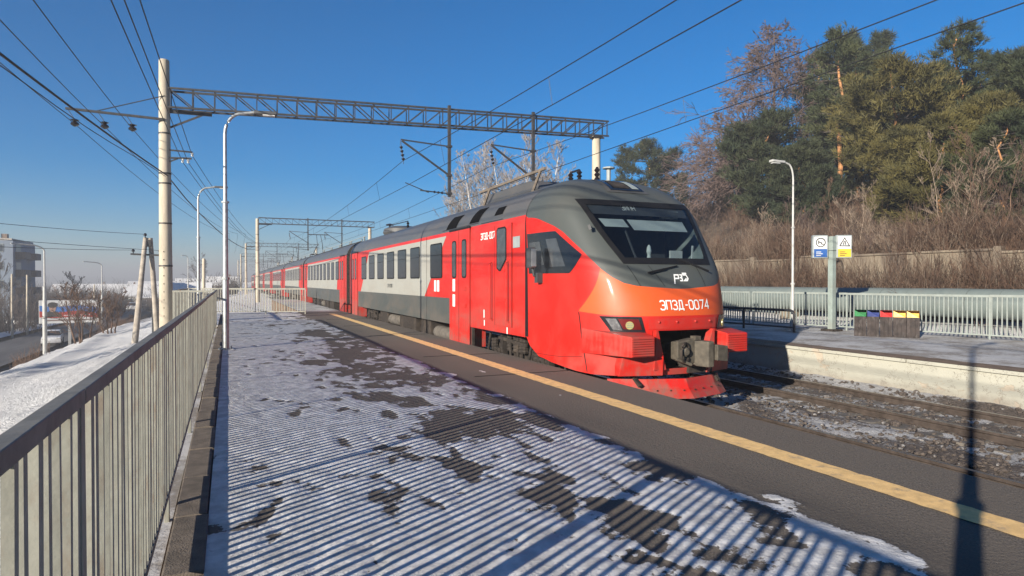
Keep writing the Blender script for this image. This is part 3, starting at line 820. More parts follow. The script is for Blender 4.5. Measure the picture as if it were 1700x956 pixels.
# centre panel over the coupler, with its bolts, and the coupler pocket
patch([[(phi_of(-.76 + 1.52 * i / 14, 1.5), 1.47 + .195 * j / 3) for i in range(15)] for j in range(4)], 'access_panel', 'train_red', CAR1, .012)
for x in (-.58, -.22, .2, .56):
    b = MB(); b.lathe([(.022, 0), (.022, -.02), (.012, -.03)], SX(x, 1.60, .012), 8, 'y'); b.build('bolt', 'train_red', CAR1, shift=False)
b = MB(); xh = abs(NS(16.6, 1.1).x)
b.add([(-xh - .02, .1, .74), (xh + .02, .1, .74), (xh + .02, .1, 1.46), (-xh - .02, .1, 1.46), (-xh, .95, .74), (xh, .95, .74), (xh, .95, 1.46), (-xh, .95, 1.46)], [(4, 5, 6, 7), (0, 1, 5, 4), (2, 3, 7, 6), (1, 2, 6, 5), (0, 3, 7, 4)])
b.build('coupler_pocket', 'black_gap', CAR1, shift=False)
for sgn in (-1, 1):               # slanted cheeks of the pocket
    b = MB(); b.prism([(sgn * .66, -.005, 1.45), (sgn * .62, -.005, 1.45), (sgn * .42, .03, .74), (sgn * .68, .03, .74)], (0, .16, 0)); b.build('pocket_cheek', 'train_red', CAR1, shift=False)
# automatic coupler
cp = MB()
cp.bar((.02, .9, 1.05), (.02, .1, 1.06), .17, .2)
cp.build('coupler_shank', 'under_iron', CAR1, shift=False, bevel=.02)
cp = MB()
cp.prism([(-.30, .06, .93), (-.30, .06, 1.24), (.10, .06, 1.30), (.16, .06, .86), (-.1, .06, .84)], (0, -.20, 0))
cp.prism([(.06, -.08, 1.26), (.30, -.02, 1.26), (.30, -.40, 1.26), (.17, -.40, 1.26)], (0, 0, -.46))
cp.build('coupler_head', 'coupler_iron', CAR1, shift=False, bevel=.018)
cp = MB(); cp.prism([(.30, .05, 1.20), (.62, -.02, 1.17), (.60, -.42, 1.17), (.33, -.46, 1.20)], (0, 0, -.28)); cp.build('coupler_horn', 'coupler_iron', CAR1, shift=False, bevel=.015)
cp = MB(); cp.path([(-.18 + .13 * math.cos(t), -.20 + .05 * math.cos(t), 1.06 + .17 * math.sin(t)) for t in np.linspace(0, 2 * math.pi, 19)], .022, 7); cp.build('air_hose', 'under_iron', CAR1, smooth=True, shift=False)
cp = MB(); cp.lathe([(.085, 0), (.085, -.06), (.05, -.09)], (-.16, -.14, 1.07), 12, 'y'); cp.build('coupler_face', 'coupler_iron', CAR1, shift=False)
cp = MB(); cp.tube((-.35, -.16, .95), (-.06, -.22, .84), .03); cp.tube((-.28, -.1, 1.24), (.3, -.02, 1.29), .022); cp.box(.08, .2, -.16, -.02, 1.27, 1.34); cp.build('coupler_lever', 'coupler_iron', CAR1, shift=False)
cp = MB(); cp.box(.10, .66, .05, .4, .64, .86); cp.build('drawgear_box', 'under_iron', CAR1, shift=False, bevel=.02)
# ribbed bumper blocks
for sgn in (-1, 1):
    X_ = lambda v: sgn * v
    b = MB()
    f_, bk = -.16, 1.02
    vs = [(X_(.82), f_, 1.015), (X_(1.30), f_, 1.015), (X_(1.30), f_, 1.37), (X_(.82), f_, 1.37), (X_(.80), .22, 1.00), (X_(1.60), bk, 1.00), (X_(1.60), bk, 1.46), (X_(.80), .22, 1.43)]
    b.add(vs, [(0, 1, 2, 3), (0, 4, 5, 1), (1, 5, 6, 2), (2, 6, 7, 3), (3, 7, 4, 0), (4, 7, 6, 5)])
    bp = b.build('bumper', 'train_red', CAR1, shift=False, bevel=.012)
    for k in range(8):
        z_ = 1.035 + k * .042
        b = MB(); b.box(min(X_(.835), X_(1.285)), max(X_(.835), X_(1.285)), f_ - .022, f_ + .01, z_, z_ + .022); b.build('bumper_rib', 'train_red', bp, shift=False)
# lower valance step and snow plough
for sgn in (-1, 1):
    b = MB(); b.add([(sgn * .50, .02, .64), (sgn * 1.26, .30, .63), (sgn * 1.22, .22, .97), (sgn * .52, -.03, .99), (sgn * .50, .3, .64), (sgn * 1.2, .6, .63), (sgn * 1.2, .6, .97), (sgn * .52, .3, .99)], [(0, 1, 2, 3), (0, 4, 5, 1), (1, 5, 6, 2), (2, 6, 7, 3), (3, 7, 4, 0)])
    b.build('valance', 'train_red', CAR1, shift=False, bevel=.01)
pl_ = [(-1.32, .46), (-.72, .12), (.0, -.10), (.78, .10), (1.06, .26)]
b = MB()
t_ = [Vector((x, s_ + .10, .56)) for x, s_ in pl_]; m_ = [Vector((x, s_ + .02, .40)) for x, s_ in pl_]; l_ = [Vector((x * 1.0, s_ - .14, .235)) for x, s_ in pl_]
b.grid([t_, m_, l_]); b.grid([[p + Vector((0, .02, 0)) for p in r] for r in (t_, m_, l_)])
b.grid([l_, [p + Vector((0, .02, 0)) for p in l_]]); b.grid([t_, [p + Vector((0, .02, 0)) for p in t_]]); b.grid([[t_[-1], t_[-1] + Vector((0, .02, 0))], [m_[-1], m_[-1] + Vector((0, .02, 0))], [l_[-1], l_[-1] + Vector((0, .02, 0))]])
sp = b.build('snow_plough', 'train_red', CAR1, shift=False)
for x in (-.9, -.45, .35, .9):
    b = MB(); b.bar((x, .45, .66), (x, .14, .45), .06, .05); b.build('plough_bracket', 'under_iron', sp, shift=False)
for k in range(7):
    x = -.6 + k * .24; s_ = float(np.interp(x, [p[0] for p in pl_], [p[1] for p in pl_]))
    b = MB(); b.lathe([(.014, 0), (.014, -.015)], (x, s_ - .03, .37), 6, 'y'); b.build('plough_bolt', 'under_iron', sp, shift=False)
# roof lamp box
def rb(u_, v_): z_ = 4.20 + .30 * v_; return (phi_of(u_ * (.42 - .05 * v_), z_), z_)
patch([[rb(-1.18 + 2.36 * i / 10, -.14 + 1.28 * j / 6) for i in range(11)] for j in range(7)], 'roof_lamp_rim', 'roof_grey', CAR1, .014)
rl = patch([[rb(-1 + 2 * i / 10, j / 6) for i in range(11)] for j in range(7)], 'roof_lamp', 'dark_glass', CAR1, .030)
patch([[rb(-.72 + 1.0 * i / 8, .16 + .68 * j / 5) for i in range(9)] for j in range(6)], 'roof_lamp_grille', 'under_iron', rl, .038)
patch([[rb(.38 + .42 * i / 4, .14 + .7 * j / 4) for i in range(5)] for j in range(5)], 'roof_lamp_lens', 'cab_blind', rl, .038)
# cab side window, mirror, wipers
for sgn in (-1,) :
    cw = [(102.0, 2.495), (102.0, 3.345), (66, 3.325), (47.8, 2.838), (65.6, 2.485)]
    top = lambda a: float(np.interp(a, [47.8, 66, 102], [2.838, 3.325, 3.345])); bot_ = lambda a: float(np.interp(a, [47.8, 65.6, 102], [2.838, 2.485, 2.495]))
    aa = np.concatenate([np.linspace(47.9, 66, 10), np.linspace(66, 102, 14)[1:]])
    sw = patch([[(sgn * a, bot_(a) + (top(a) - bot_(a)) * j / 10) for a in aa] for j in range(11)], 'cab_side_window', 'dark_glass', CAR1, .008)
    for a0, a1, z0, z1 in ((85, 96, 2.66, 3.15), (67.5, 79, 2.62, 3.18)):
        patch([[(sgn * (a0 + (a1 - a0) * i / 4), z0 + (z1 - z0) * j / 4) for i in range(5)] for j in range(5)], 'sliding_pane', 'door_glass', sw, .012)
b = MB(); b.box(-2.02, -1.90, 2.30, 2.54, 2.60, 3.02); mr = b.build('mirror', 'lamp_dark', CAR1, shift=False, bevel=.03)
b = MB(); b.box(-2.012, -1.908, 2.285, 2.30, 2.63, 2.99); b.build('mirror_glass', 'chrome', mr, shift=False, bevel=.004)
b = MB(); b.path([(-1.93, 2.42, 2.62), (-1.90, 2.42, 2.45), (-1.74, 2.40, 2.42)], .03, 8); b.box(-1.86, -1.74, 2.33, 2.47, 2.30, 2.50); b.build('mirror_arm', 'lamp_dark', mr, shift=False)
for x0, z0, x1, z1 in ((.10, 2.60, -.62, 2.46), (.22, 2.74, .80, 2.50)):
    p, q = SX(x0, z0, .035), SX(x1, z1, .05)
    b = MB(); b.bar(p, p.lerp(q, .55), .022, .02); b.bar(p.lerp(q, .45) + Vector((0, -.01, 0)), q, .045, .03); b.build('wiper', 'rubber', CAR1, shift=False)
b = MB(); p = SX(-1.30, 3.36, .0); b.bar(p, p + Vector((-.09, -.12, -.02)), .03, .03); b.bar(p + Vector((-.09, -.14, -.06)), p + Vector((-.12, -.12, .03)), .05, .05); b.build('camera_pod', 'lamp_dark', CAR1, shift=False)
for x0, x1 in ((-.95, -.82), (-.52, -.34), (.58, .62)):            # panel joints on the bonnet
    rows_ = [[SX(x0 + (x1 - x0) * t + e, 2.62 - .38 * t, .004) for e in (-.006, .006)] for t in np.linspace(0, 1, 9)]
    MB().grid(rows_).build('panel_joint', 'rubber', CAR1, shift=False)
rows_ = [[NS(-64.4 + e + 4.4 * t + (3.5 * (t - .46) if t > .46 else 0), 1.755 - 1.10 * t, .004) for e in (-.3, .3)] for t in np.linspace(0, 1, 24)]
MB().grid(rows_).build('panel_joint', 'rubber', CAR1, shift=False)
rows_ = [[NS(-a, .93 - .10 * math.sin((a - 62) / 40 * math.pi / 2) + e, .004) for e in (-.004, .004)] for a in np.linspace(62, 104, 24)]
MB().grid(rows_).build('panel_joint', 'rubber', CAR1, shift=False)
rows_ = [[NS(-110 + e, z_, .005) for e in (0, 5)] for z_ in list(np.linspace(1.14, 3.9, 30)) + list(3.9 + .72 * (1 - (1 - np.linspace(0, 1, 20)[1:]) ** 2) - .0005)]
MB().grid(rows_).build('cab_joint', 'rubber', CAR1, shift=False)

# ------------------------------------------------------------------ car bodies
def half_profile():
    pr_ = [(-1.74, 1.12 + (3.5 - 1.12) * t) for t in np.linspace(0, 1, 8)]
    pr_ += [(-wz(z_), z_) for z_ in 3.5 + 1.12 * np.sin(np.linspace(0, math.pi / 2, 22)[1:])]
    pr_[-1] = (0, 4.62)
    return pr_
HP = half_profile()
FULL = HP + [(-x, z_) for x, z_ in HP[::-1][1:]]
def body(root, y0, y1, cut=3.77):
    """shell of one car, red sides and grey roof as two parts"""
    lo = [p for p in FULL if p[1] <= 3.55]
    n = len(FULL)
    def strip(prof, ys_):
        b = MB(); b.grid([[(x, y, z_) for x, z_ in prof] for y in ys_]); return b
    i0 = [i for i, p in enumerate(HP) if p[1] < cut][-1]
    cutp = (-wz(cut), cut)
    for sd_ in (1, -1):
        prof = [(x * sd_, z_) for x, z_ in HP[:i0 + 1] + [cutp]]
        strip(prof, (y0, y1)).build('side_wall', 'train_red', root, smooth=True, shift=False)
    up = [cutp] + HP[i0 + 1:]
    strip(up + [(-x, z_) for x, z_ in up[::-1][1:]], (y0, y1)).build('roof', 'roof_grey', root, smooth=True, shift=False)
    b = MB()
    for y in (y0, y1): b.add([(x, y, z_) for x, z_ in FULL], [tuple(range(n))])
    b.add([(-1.73, y0, 1.125), (1.73, y0, 1.125), (1.73, y1, 1.125), (-1.73, y1, 1.125)], [(0, 1, 2, 3)])
    b.build('end_wall', 'under_iron', root, shift=False)
XL = -1.74
def rrect(y0, y1, z0, z1, r, n=4):
    pts = []
    for cy, cz, a in ((y1 - r, z1 - r, 0), (y0 + r, z1 - r, 90), (y0 + r, z0 + r, 180), (y1 - r, z0 + r, 270)):
        for k in range(n + 1):
            t = math.radians(a + 90 * k / n); pts.append((cy + r * math.cos(t), cz + r * math.sin(t)))
    return pts
def plate(poly, off, t=.006):
    b = MB(); b.prism([(XL - off, y, z_) for y, z_ in poly], (t, 0, 0)); return b
def side_window(root, y0, y1, z0, z1, r=.09):
    w = plate(rrect(y0 - .03, y1 + .03, z0 - .03, z1 + .03, r), .016, .012).build('window', 'rubber', root, shift=False)
    plate(rrect(y0 + .012, y1 - .012, z0 + .012, z1 - .012, r - .03), .021, .006).build('pane', 'dark_glass', w, shift=False)
    plate([(y0 + .02, z1 - .34), (y1 - .02, z1 - .34), (y1 - .02, z1 - .325), (y0 + .02, z1 - .325)], .023, .002).build('vent_bar', 'rubber', w, shift=False)
def car_door(root, y0, y1, split=True):
    d = plate([(y0, .60), (y1, .60), (y1, 3.74), (y0, 3.74)], .030, .05).build('door', 'train_red', root, shift=False, bevel=.008)
    b = MB(); b.box(-1.735, -1.3, y0, y1, .58, 1.2); b.build('step_well', 'train_red', d, shift=False)
    ym = (y0 + y1) / 2
    plate([(ym - .008, .62), (ym + .008, .62), (ym + .008, 3.72), (ym - .008, 3.72)], .033, .004).build('door_joint', 'rubber', d, shift=False)
    plate([(y0 - .02, 3.745), (y1 + .02, 3.745), (y1 + .02, 3.80), (y0 - .02, 3.80)], .028, .03).build('door_rail', 'rubber', d, shift=False)
    for a in (y0 + .22, ym + .22):
        w = plate(rrect(a - .01, a + .36, 2.42, 3.47, .10), .038, .008).build('door_window', 'rubber', d, shift=False)
        plate(rrect(a + .03, a + .32, 2.46, 3.43, .08), .041, .004).build('pane', 'door_glass', w, shift=False)
    for yy_ in (y0 - .012, y1 + .002):
        plate([(yy_, .6), (yy_ + .012, .6), (yy_ + .012, 3.78), (yy_, 3.78)], .012, .01).build('door_seal', 'rubber', d, shift=False)
    return d
def slant(yt, yb, z_): return yb + (yt - yb) * (z_ - 1.84) / (3.66 - 1.84)
def white_panel(root, ft, fb, rt_, rb_, z0=1.84, z1=3.66):
    f_ = [(slant(ft, fb, z_) + .10 * math.sin(math.pi * (z_ - 1.84) / 1.82) * 0, z_) for z_ in np.linspace(z0, z1, 12)]
    r_ = [(slant(rt_, rb_, z_), z_) for z_ in np.linspace(z1, z0, 12)]
    b = MB(); cols = list(zip(f_, r_[::-1]))
    b.grid([[(-wz(z_) - .006, y0_ + (y1_ - y0_) * t, z_) for t in (0, .33, .66, 1)] for (y0_, z_), (y1_, _) in cols])
    return b.build('white_panel', 'train_white', root, shift=False)
def skirt(root, y0, y1, z0=1.10, z1=1.845):
    return plate([(y0, z0), (y1, z0), (y1, z1), (y0, z1)], .008, .008).build('grey_skirt', 'train_grey', root, shift=False)
def bogie(root, yc):
    fr = MB(); 
    for sx in (-1, 1):
        fr.bar((sx * 1.02, yc - 1.75, .62), (sx * 1.02, yc + 1.75, .62), .12, .2); fr.bar((sx * 1.02, yc - .5, .5), (sx * 1.02, yc + .5, .5), .14, .2)
    fr.bar((-1.1, yc, .66), (1.1, yc, .66), .4, .22)
    f_ = fr.build('bogie_frame', 'under_iron', root, shift=False, bevel=.02)
    for dy in (-1.25, 1.25):
        for sx in (-.79, .79):
            b = MB(); b.lathe([(.42, -.065), (.475, -.065), (.475, -.045), (.44, -.04), (.42, .065), (.30, .05), (.10, .06), (.10, -.06), (.3, -.04)][0:5] + [(.1, .065)], (sx, yc + dy, .46), 22, 'x'); b.build('wheel', 'under_iron', f_, smooth=True, shift=False)
        b = MB(); b.box(-1.24, -1.08, yc + dy - .17, yc + dy + .17, .32, .62); b.lathe([(.10, 0), (.10, -.05)], (-1.24, yc + dy, .46), 12, 'x'); b.build('axle_box', 'under_iron', f_, shift=False, bevel=.02)
        for k in (-.3, .3):
            b = MB(); b.lathe([(.095 + (.02 if i % 2 else 0), .04 * i) for i in range(9)], (-1.15, yc + dy + k, .52), 10); b.build('spring', 'under_iron', f_, shift=False)
        b = MB(); b.tube((-1.28, yc + dy + .5, .45), (-1.28, yc + dy + .3, .98), .035); b.box(-1.34, -1.2, yc + dy - .62, yc + dy - .5, .35, 1.0); b.build('damper', 'under_iron', f_, shift=False)
    for k in (-.35, 0, .35):
        b = MB(); b.lathe([(.12 + (.022 if i % 2 else 0), .04 * i) for i in range(11)], (-1.2, yc + k, .62), 10); b.build('bolster_spring', 'under_iron', f_, shift=False)
    b = MB(); b.bar((-1.36, yc - .8, .85), (-1.36, yc + .8, .92), .05, .08); b.tube((-1.3, yc - .2, .40), (-1.3, yc - .2, 1.05), .04); b.tube((-1.3, yc + .22, .40), (-1.3, yc + .22, 1.05), .04); b.build('brake_rigging', 'under_iron', f_, shift=False)
def underbox(root, y0, y1, z0=.45, z1=1.1, x=-1.5):
    b = MB(); b.box(x, -.4, y0, y1, z0, z1); b.build('underfloor_box', 'under_iron', root, shift=False, bevel=.03)
def airtank(root, y0, y1, z_=.78):
    b = MB(); b.lathe([(.1, 0), (.2, .08), (.2, y1 - y0 - .08), (.1, y1 - y0)], (-1.35, y0, z_), 14, 'y'); b.build('air_tank', 'sleeper_concrete', root, smooth=True, shift=False)
def insulator(b, x, y, z_, h=.28):
    b.lathe([(.035, 0), (.035, .02)] + [(.032 + (.038 if i % 2 else 0), .03 + i * (h - .05) / 6) for i in range(7)] + [(.03, h)], (x, y, z_), 8)
def gangway(root, y0, y1):
    for k in range(6):
        y = y0 + (y1 - y0) * (k + .15) / 6
        b = MB(); q = .04 if k % 2 else 0
        b.box(-.95 + q, .95 - q, y, y + (y1 - y0) / 6 * .85, 1.05 + q, 3.75 - q); b.build('gangway_fold', 'rubber', root, shift=False)
    b = MB(); b.box(-.9, .9, y0 - .02, y1 + .02, 1.1, 3.7); b.bar((0, y0 - .3, .95), (0, y1 + .3, .95), .25, .25); b.build('gangway', 'black_gap', root, shift=False)
# leading car, behind the cab
Y2 = lambda Y_: Y_ - YN
E1 = 24.75
body(CAR1, SEAM, E1)
white_panel(CAR1, Y2(17.78), Y2(20.05), Y2(28.95), Y2(30.95))
skirt(CAR1, Y2(17.47), Y2(19.78)); skirt(CAR1, Y2(19.80), Y2(31.6))
plate([(Y2(19.785), 1.12), (Y2(19.80), 1.12), (Y2(19.80), 3.75), (Y2(19.785), 3.75)], .0105, .004).build('panel_joint', 'rubber', CAR1, shift=False)
for a, c in ((18.19, 19.34), (20.61, 21.76), (22.38, 23.57), (24.2, 25.36), (26.0, 27.16), (27.79, 28.94), (29.58, 30.70)): side_window(CAR1, Y2(a), Y2(c), 2.455, 3.465)
car_door(CAR1, Y2(15.77), Y2(17.42)); car_door(CAR1, Y2(31.75), Y2(33.2))
for a, z_ in ((18.45, 2.02), (18.75, 2.02)): plate([(Y2(a), z_), (Y2(a) + .2, z_), (Y2(a) + .2, z_ + .34), (Y2(a), z_ + .34)], .014, .006).build('notice_plate', 'bright_white', CAR1, shift=False)
for z_ in (1.62, 2.05): plate([(Y2(16.9), z_), (Y2(17.1), z_), (Y2(17.1), z_ + .34), (Y2(16.9), z_ + .34)], .040, .004).build('notice_plate', 'bright_white', CAR1, shift=False)
for z_ in (1.62, 2.08): plate([(Y2(16.0), z_), (Y2(16.25), z_), (Y2(16.25), z_ + .1), (Y2(16.0), z_ + .1)], .048, .012).build('door_handle', 'train_red', CAR1, shift=False)
# driver's door with its rails
dd = plate([(Y2(13.05), 1.28), (Y2(14.05), 1.28), (Y2(14.05), 3.66), (Y2(13.05), 3.66)], .014, .014).build('cab_door', 'train_red', CAR1, shift=False, bevel=.005)
for yy_ in (13.04, 14.04): plate([(Y2(yy_), 1.28), (Y2(yy_) + .014, 1.28), (Y2(yy_) + .014, 3.66), (Y2(yy_), 3.66)], .0155, .003).build('door_joint', 'rubber', dd, shift=False)
w = plate([(Y2(13.34), 2.83), (Y2(13.34), 3.54), (Y2(13.42), 3.60), (Y2(13.84), 3.60), (Y2(13.92), 3.54), (Y2(13.92), 2.64), (Y2(13.78), 2.57), (Y2(13.68), 2.57)], .022, .009).build('door_window', 'rubber', dd, shift=False)
plate([(Y2(13.385), 2.85), (Y2(13.385), 3.52), (Y2(13.44), 3.56), (Y2(13.82), 3.56), (Y2(13.875), 3.52), (Y2(13.875), 2.66), (Y2(13.76), 2.61), (Y2(13.70), 2.61)], .026, .005).build('pane', 'door_glass', w, shift=False)
for a in (14.21, 13.21):
    b = MB(); yy_ = Y2(a); b.path([(XL - .01, yy_, 2.80), (XL - .075, yy_, 2.75), (XL - .075, yy_, 1.44), (XL - .01, yy_, 1.39)], .022, 8); b.build('grab_rail', 'train_red', CAR1, smooth=True, shift=False)
for z_ in (1.86, 2.55): plate([(Y2(13.4), z_), (Y2(13.58), z_), (Y2(13.58), z_ + .07), (Y2(13.4), z_ + .07)], .03, .03).build('door_handle', 'train_red', dd, shift=False)
plate([(Y2(12.62), 3.08), (Y2(12.98), 3.08), (Y2(12.98), 3.33), (Y2(12.62), 3.33)], .016, .01).build('speaker_plate', 'sign_grey', CAR1, shift=False)
plate([(Y2(15.72), 1.12), (Y2(15.62), 1.12), (Y2(15.62), .62), (Y2(15.72), .62)], -.01, .06).build('step_bracket', 'under_iron', CAR1, shift=False)
word('ЭП3Д-0074', lambda a, c, o: Vector((XL - .009 - o, Y2(14.98) - a, 3.38 + c)), .15, .024, .22).build('side_number', 'bright_white', CAR1, shift=False)
word('3П3-02180', lambda a, c, o: Vector((XL - .009 - o, Y2(25.3) - a, 2.10 + c)), .12, .022, .22).build('side_number', 'train_grey', CAR1, shift=False)
for y_, z0, z1 in ((14.72, 1.22, 1.36), (14.74, 1.42, 1.62), (13.3, 1.12, 1.27)): plate([(Y2(y_), z0), (Y2(y_) + .05, z0), (Y2(y_) + .05, z1), (Y2(y_), z1)], .008, .004).build('marking', 'bright_white', CAR1, shift=False)
# roof gear of the leading car: grilles, air conditioner with its guard frame
def roof_patch(root, y0, y1, z0, z1, name, mat, off=.006, sh=0.0):
    b = MB()
    b.grid([[(-wz(z_) - off, y0 + (y1 - y0) * t + sh * (z_ - z0), z_ + off * .7) for t in (0, 1)] for z_ in np.linspace(z0, z1, 8)]); return b.build(name, mat, root, shift=False)
roof_patch(CAR1, Y2(15.25), Y2(15.95), 3.86, 4.25, 'roof_grille', 'black_gap', sh=-.25); roof_patch(CAR1, Y2(13.75), Y2(14.25), 3.92, 4.12, 'roof_grille', 'black_gap'); roof_patch(CAR1, Y2(17.0), Y2(17.9), 3.84, 4.22, 'roof_grille', 'black_gap', sh=-.2)
roof_patch(CAR1, Y2(13.6), Y2(15.0), 3.775, 3.785, 'drip_rail', 'rubber', .02); roof_patch(CAR1, Y2(15.2), Y2(18.2), 3.815, 3.825, 'drip_rail', 'rubber', .02)
b = MB(); b.prism([(-.95, Y2(13.2), 4.5), (-.95, Y2(16.9), 4.5), (-.80, Y2(16.7), 4.80), (-.80, Y2(14.4), 4.82), (-.9, Y2(13.6), 4.74)], (1.7, 0, 0)); ac = b.build('air_conditioner', 'roof_grey', CAR1, shift=False, bevel=.03)
b = MB()
for y_ in (13.3, 16.4): b.bar((-1.15, Y2(y_), 4.30), (-.98, Y2(y_ - .15), 4.90), .08, .05)
b.bar((-.98, Y2(12.9), 4.91), (-.98, Y2(17.0), 4.88), .06, .06); b.build('guard_frame', 'kerb_stone', CAR1, shift=False)
b = MB()
for y_ in (12.7, 13.1): insulator(b, -.2, Y2(y_), 4.6, .30)
insulator(b, .15, Y2(12.5), 4.6, .36); b.bar((-.2, Y2(12.7), 4.9), (-.2, Y2(13.1), 4.9), .04); b.build('roof_insulator', 'insulator_brown', CAR1, shift=False)
b = MB(); b.lathe([(.05, 0), (.05, .35), (.14, .37), (.14, .40), (.05, .42)], (.4, Y2(12.4), 4.55), 10); b.build('antenna', 'sign_grey', CAR1, shift=False)
b = MB(); b.lathe([(.85, 0), (.95, .12), (.9, .30), (.6, .42)], (0, Y2(29.6), 4.5), 18); b.build('roof_fairing', 'roof_grey', CAR1, smooth=True, shift=False)
b = MB()
insulator(b, -.4, Y2(30.6), 4.55, .5); insulator(b, -.4, Y2(27.2), 4.55, .4); b.bar((-.4, Y2(30.6), 5.05), (-.4, Y2(27.2), 4.97), .035); b.lathe([(.18, 0), (.2, .05), (.02, .1)], (-.4, Y2(30.6), 5.05), 10); b.build('roof_busbar', 'insulator_brown', CAR1, shift=False)
bogie(CAR1, Y2(13.9)); bogie(CAR1, Y2(30.2))
for a, c in ((20.2, 21.3), (22.0, 24.3), (26.3, 27.7)): underbox(CAR1, Y2(a), Y2(c))
airtank(CAR1, Y2(24.5), Y2(26.1)); airtank(CAR1, Y2(18.2), Y2(19.8), .7)
gangway(CAR1, E1 + .01, E1 + 1.02)

# intermediate cars: one is built, the others are copies
L2 = 21.15
def mid_car(y, label, style=0, panto=None):
    r = thing('train_car', (XC, y, ZR), label, 'train car', 'cars of the commuter train')
    body(r, 0, L2)
    if style == 0:
        white_panel(r, 2.75, 3.35, 18.2, 18.8); skirt(r, 2.4, 18.7)
    else:
        white_panel(r, 2.75, 3.35, 18.2, 18.8, 3.28, 3.66); white_panel(r, 3.0, 3.35, 18.2, 18.8, 1.84, 2.42); skirt(r, 2.4, 18.7)
    car_door(r, .75, 2.15); car_door(r, 19.0, 20.4)
    for k in range(9): side_window(r, 2.62 + 1.78 * k, 2.62 + 1.78 * k + 1.14, 2.455, 3.465)
    bogie(r, 3.6); bogie(r, 17.6)
    for a, c in ((6.2, 7.9), (8.6, 10.4), (12, 14.6)): underbox(r, a, c, .4)
    airtank(r, 10.8, 11.8)
    for k in range(10):
        b = MB(); insulator(b, -.55 + .25 * (k % 2), 1.2 + 2.05 * k, 4.52, .36)
        if k < 9: b.bar((-.45, 1.2 + 2.05 * k, 4.9), (-.45, 3.25 + 2.05 * k, 4.9), .03)
        b.build('roof_insulator', 'sign_grey', r, shift=False)
    b = MB(); b.bar((-.9, .3, 4.50), (-.9, L2 - .3, 4.50), .06, .10); b.build('roof_walkway', 'under_iron', r, shift=False)
    if panto:
        b = MB(); y_ = panto
        b.box(-.7, .7, y_ - .7, y_ + .7, 4.75, 4.83)
        for sx in (-.45, .45): b.bar((sx, y_ + .5, 4.83), (sx * .5, y_ - .9, 5.6), .05); b.bar((sx * .5, y_ - .9, 5.6), (sx * .4, y_ + .1, 6.6), .04)
        b.bar((-.9, y_ + .1, 6.62), (.9, y_ + .1, 6.62), .28, .06); b.build('pantograph', 'portal_steel', r, shift=False)
    gangway(r, L2 + .02, L2 + .98)
    return r
c2 = mid_car(YN + E1 + 1.05, 'second train car from the cab, white window band between red ends')
p_ = YN + E1 + 1.05 + 22.15
c3 = mid_car(p_, 'third train car with a raised pantograph on its roof', 0, 3.2)
c4 = mid_car(p_ + 22.15, 'fourth train car, red with two narrow white stripes', 1, 4.0)
for k, nm in ((2, 'fifth'), (3, 'sixth'), (4, 'seventh'), (5, 'eighth')):
    clone(c4 if k % 2 else c3, None, (XC, p_ + 22.15 * k, ZR), nm + ' train car from the cab, faded by distance')
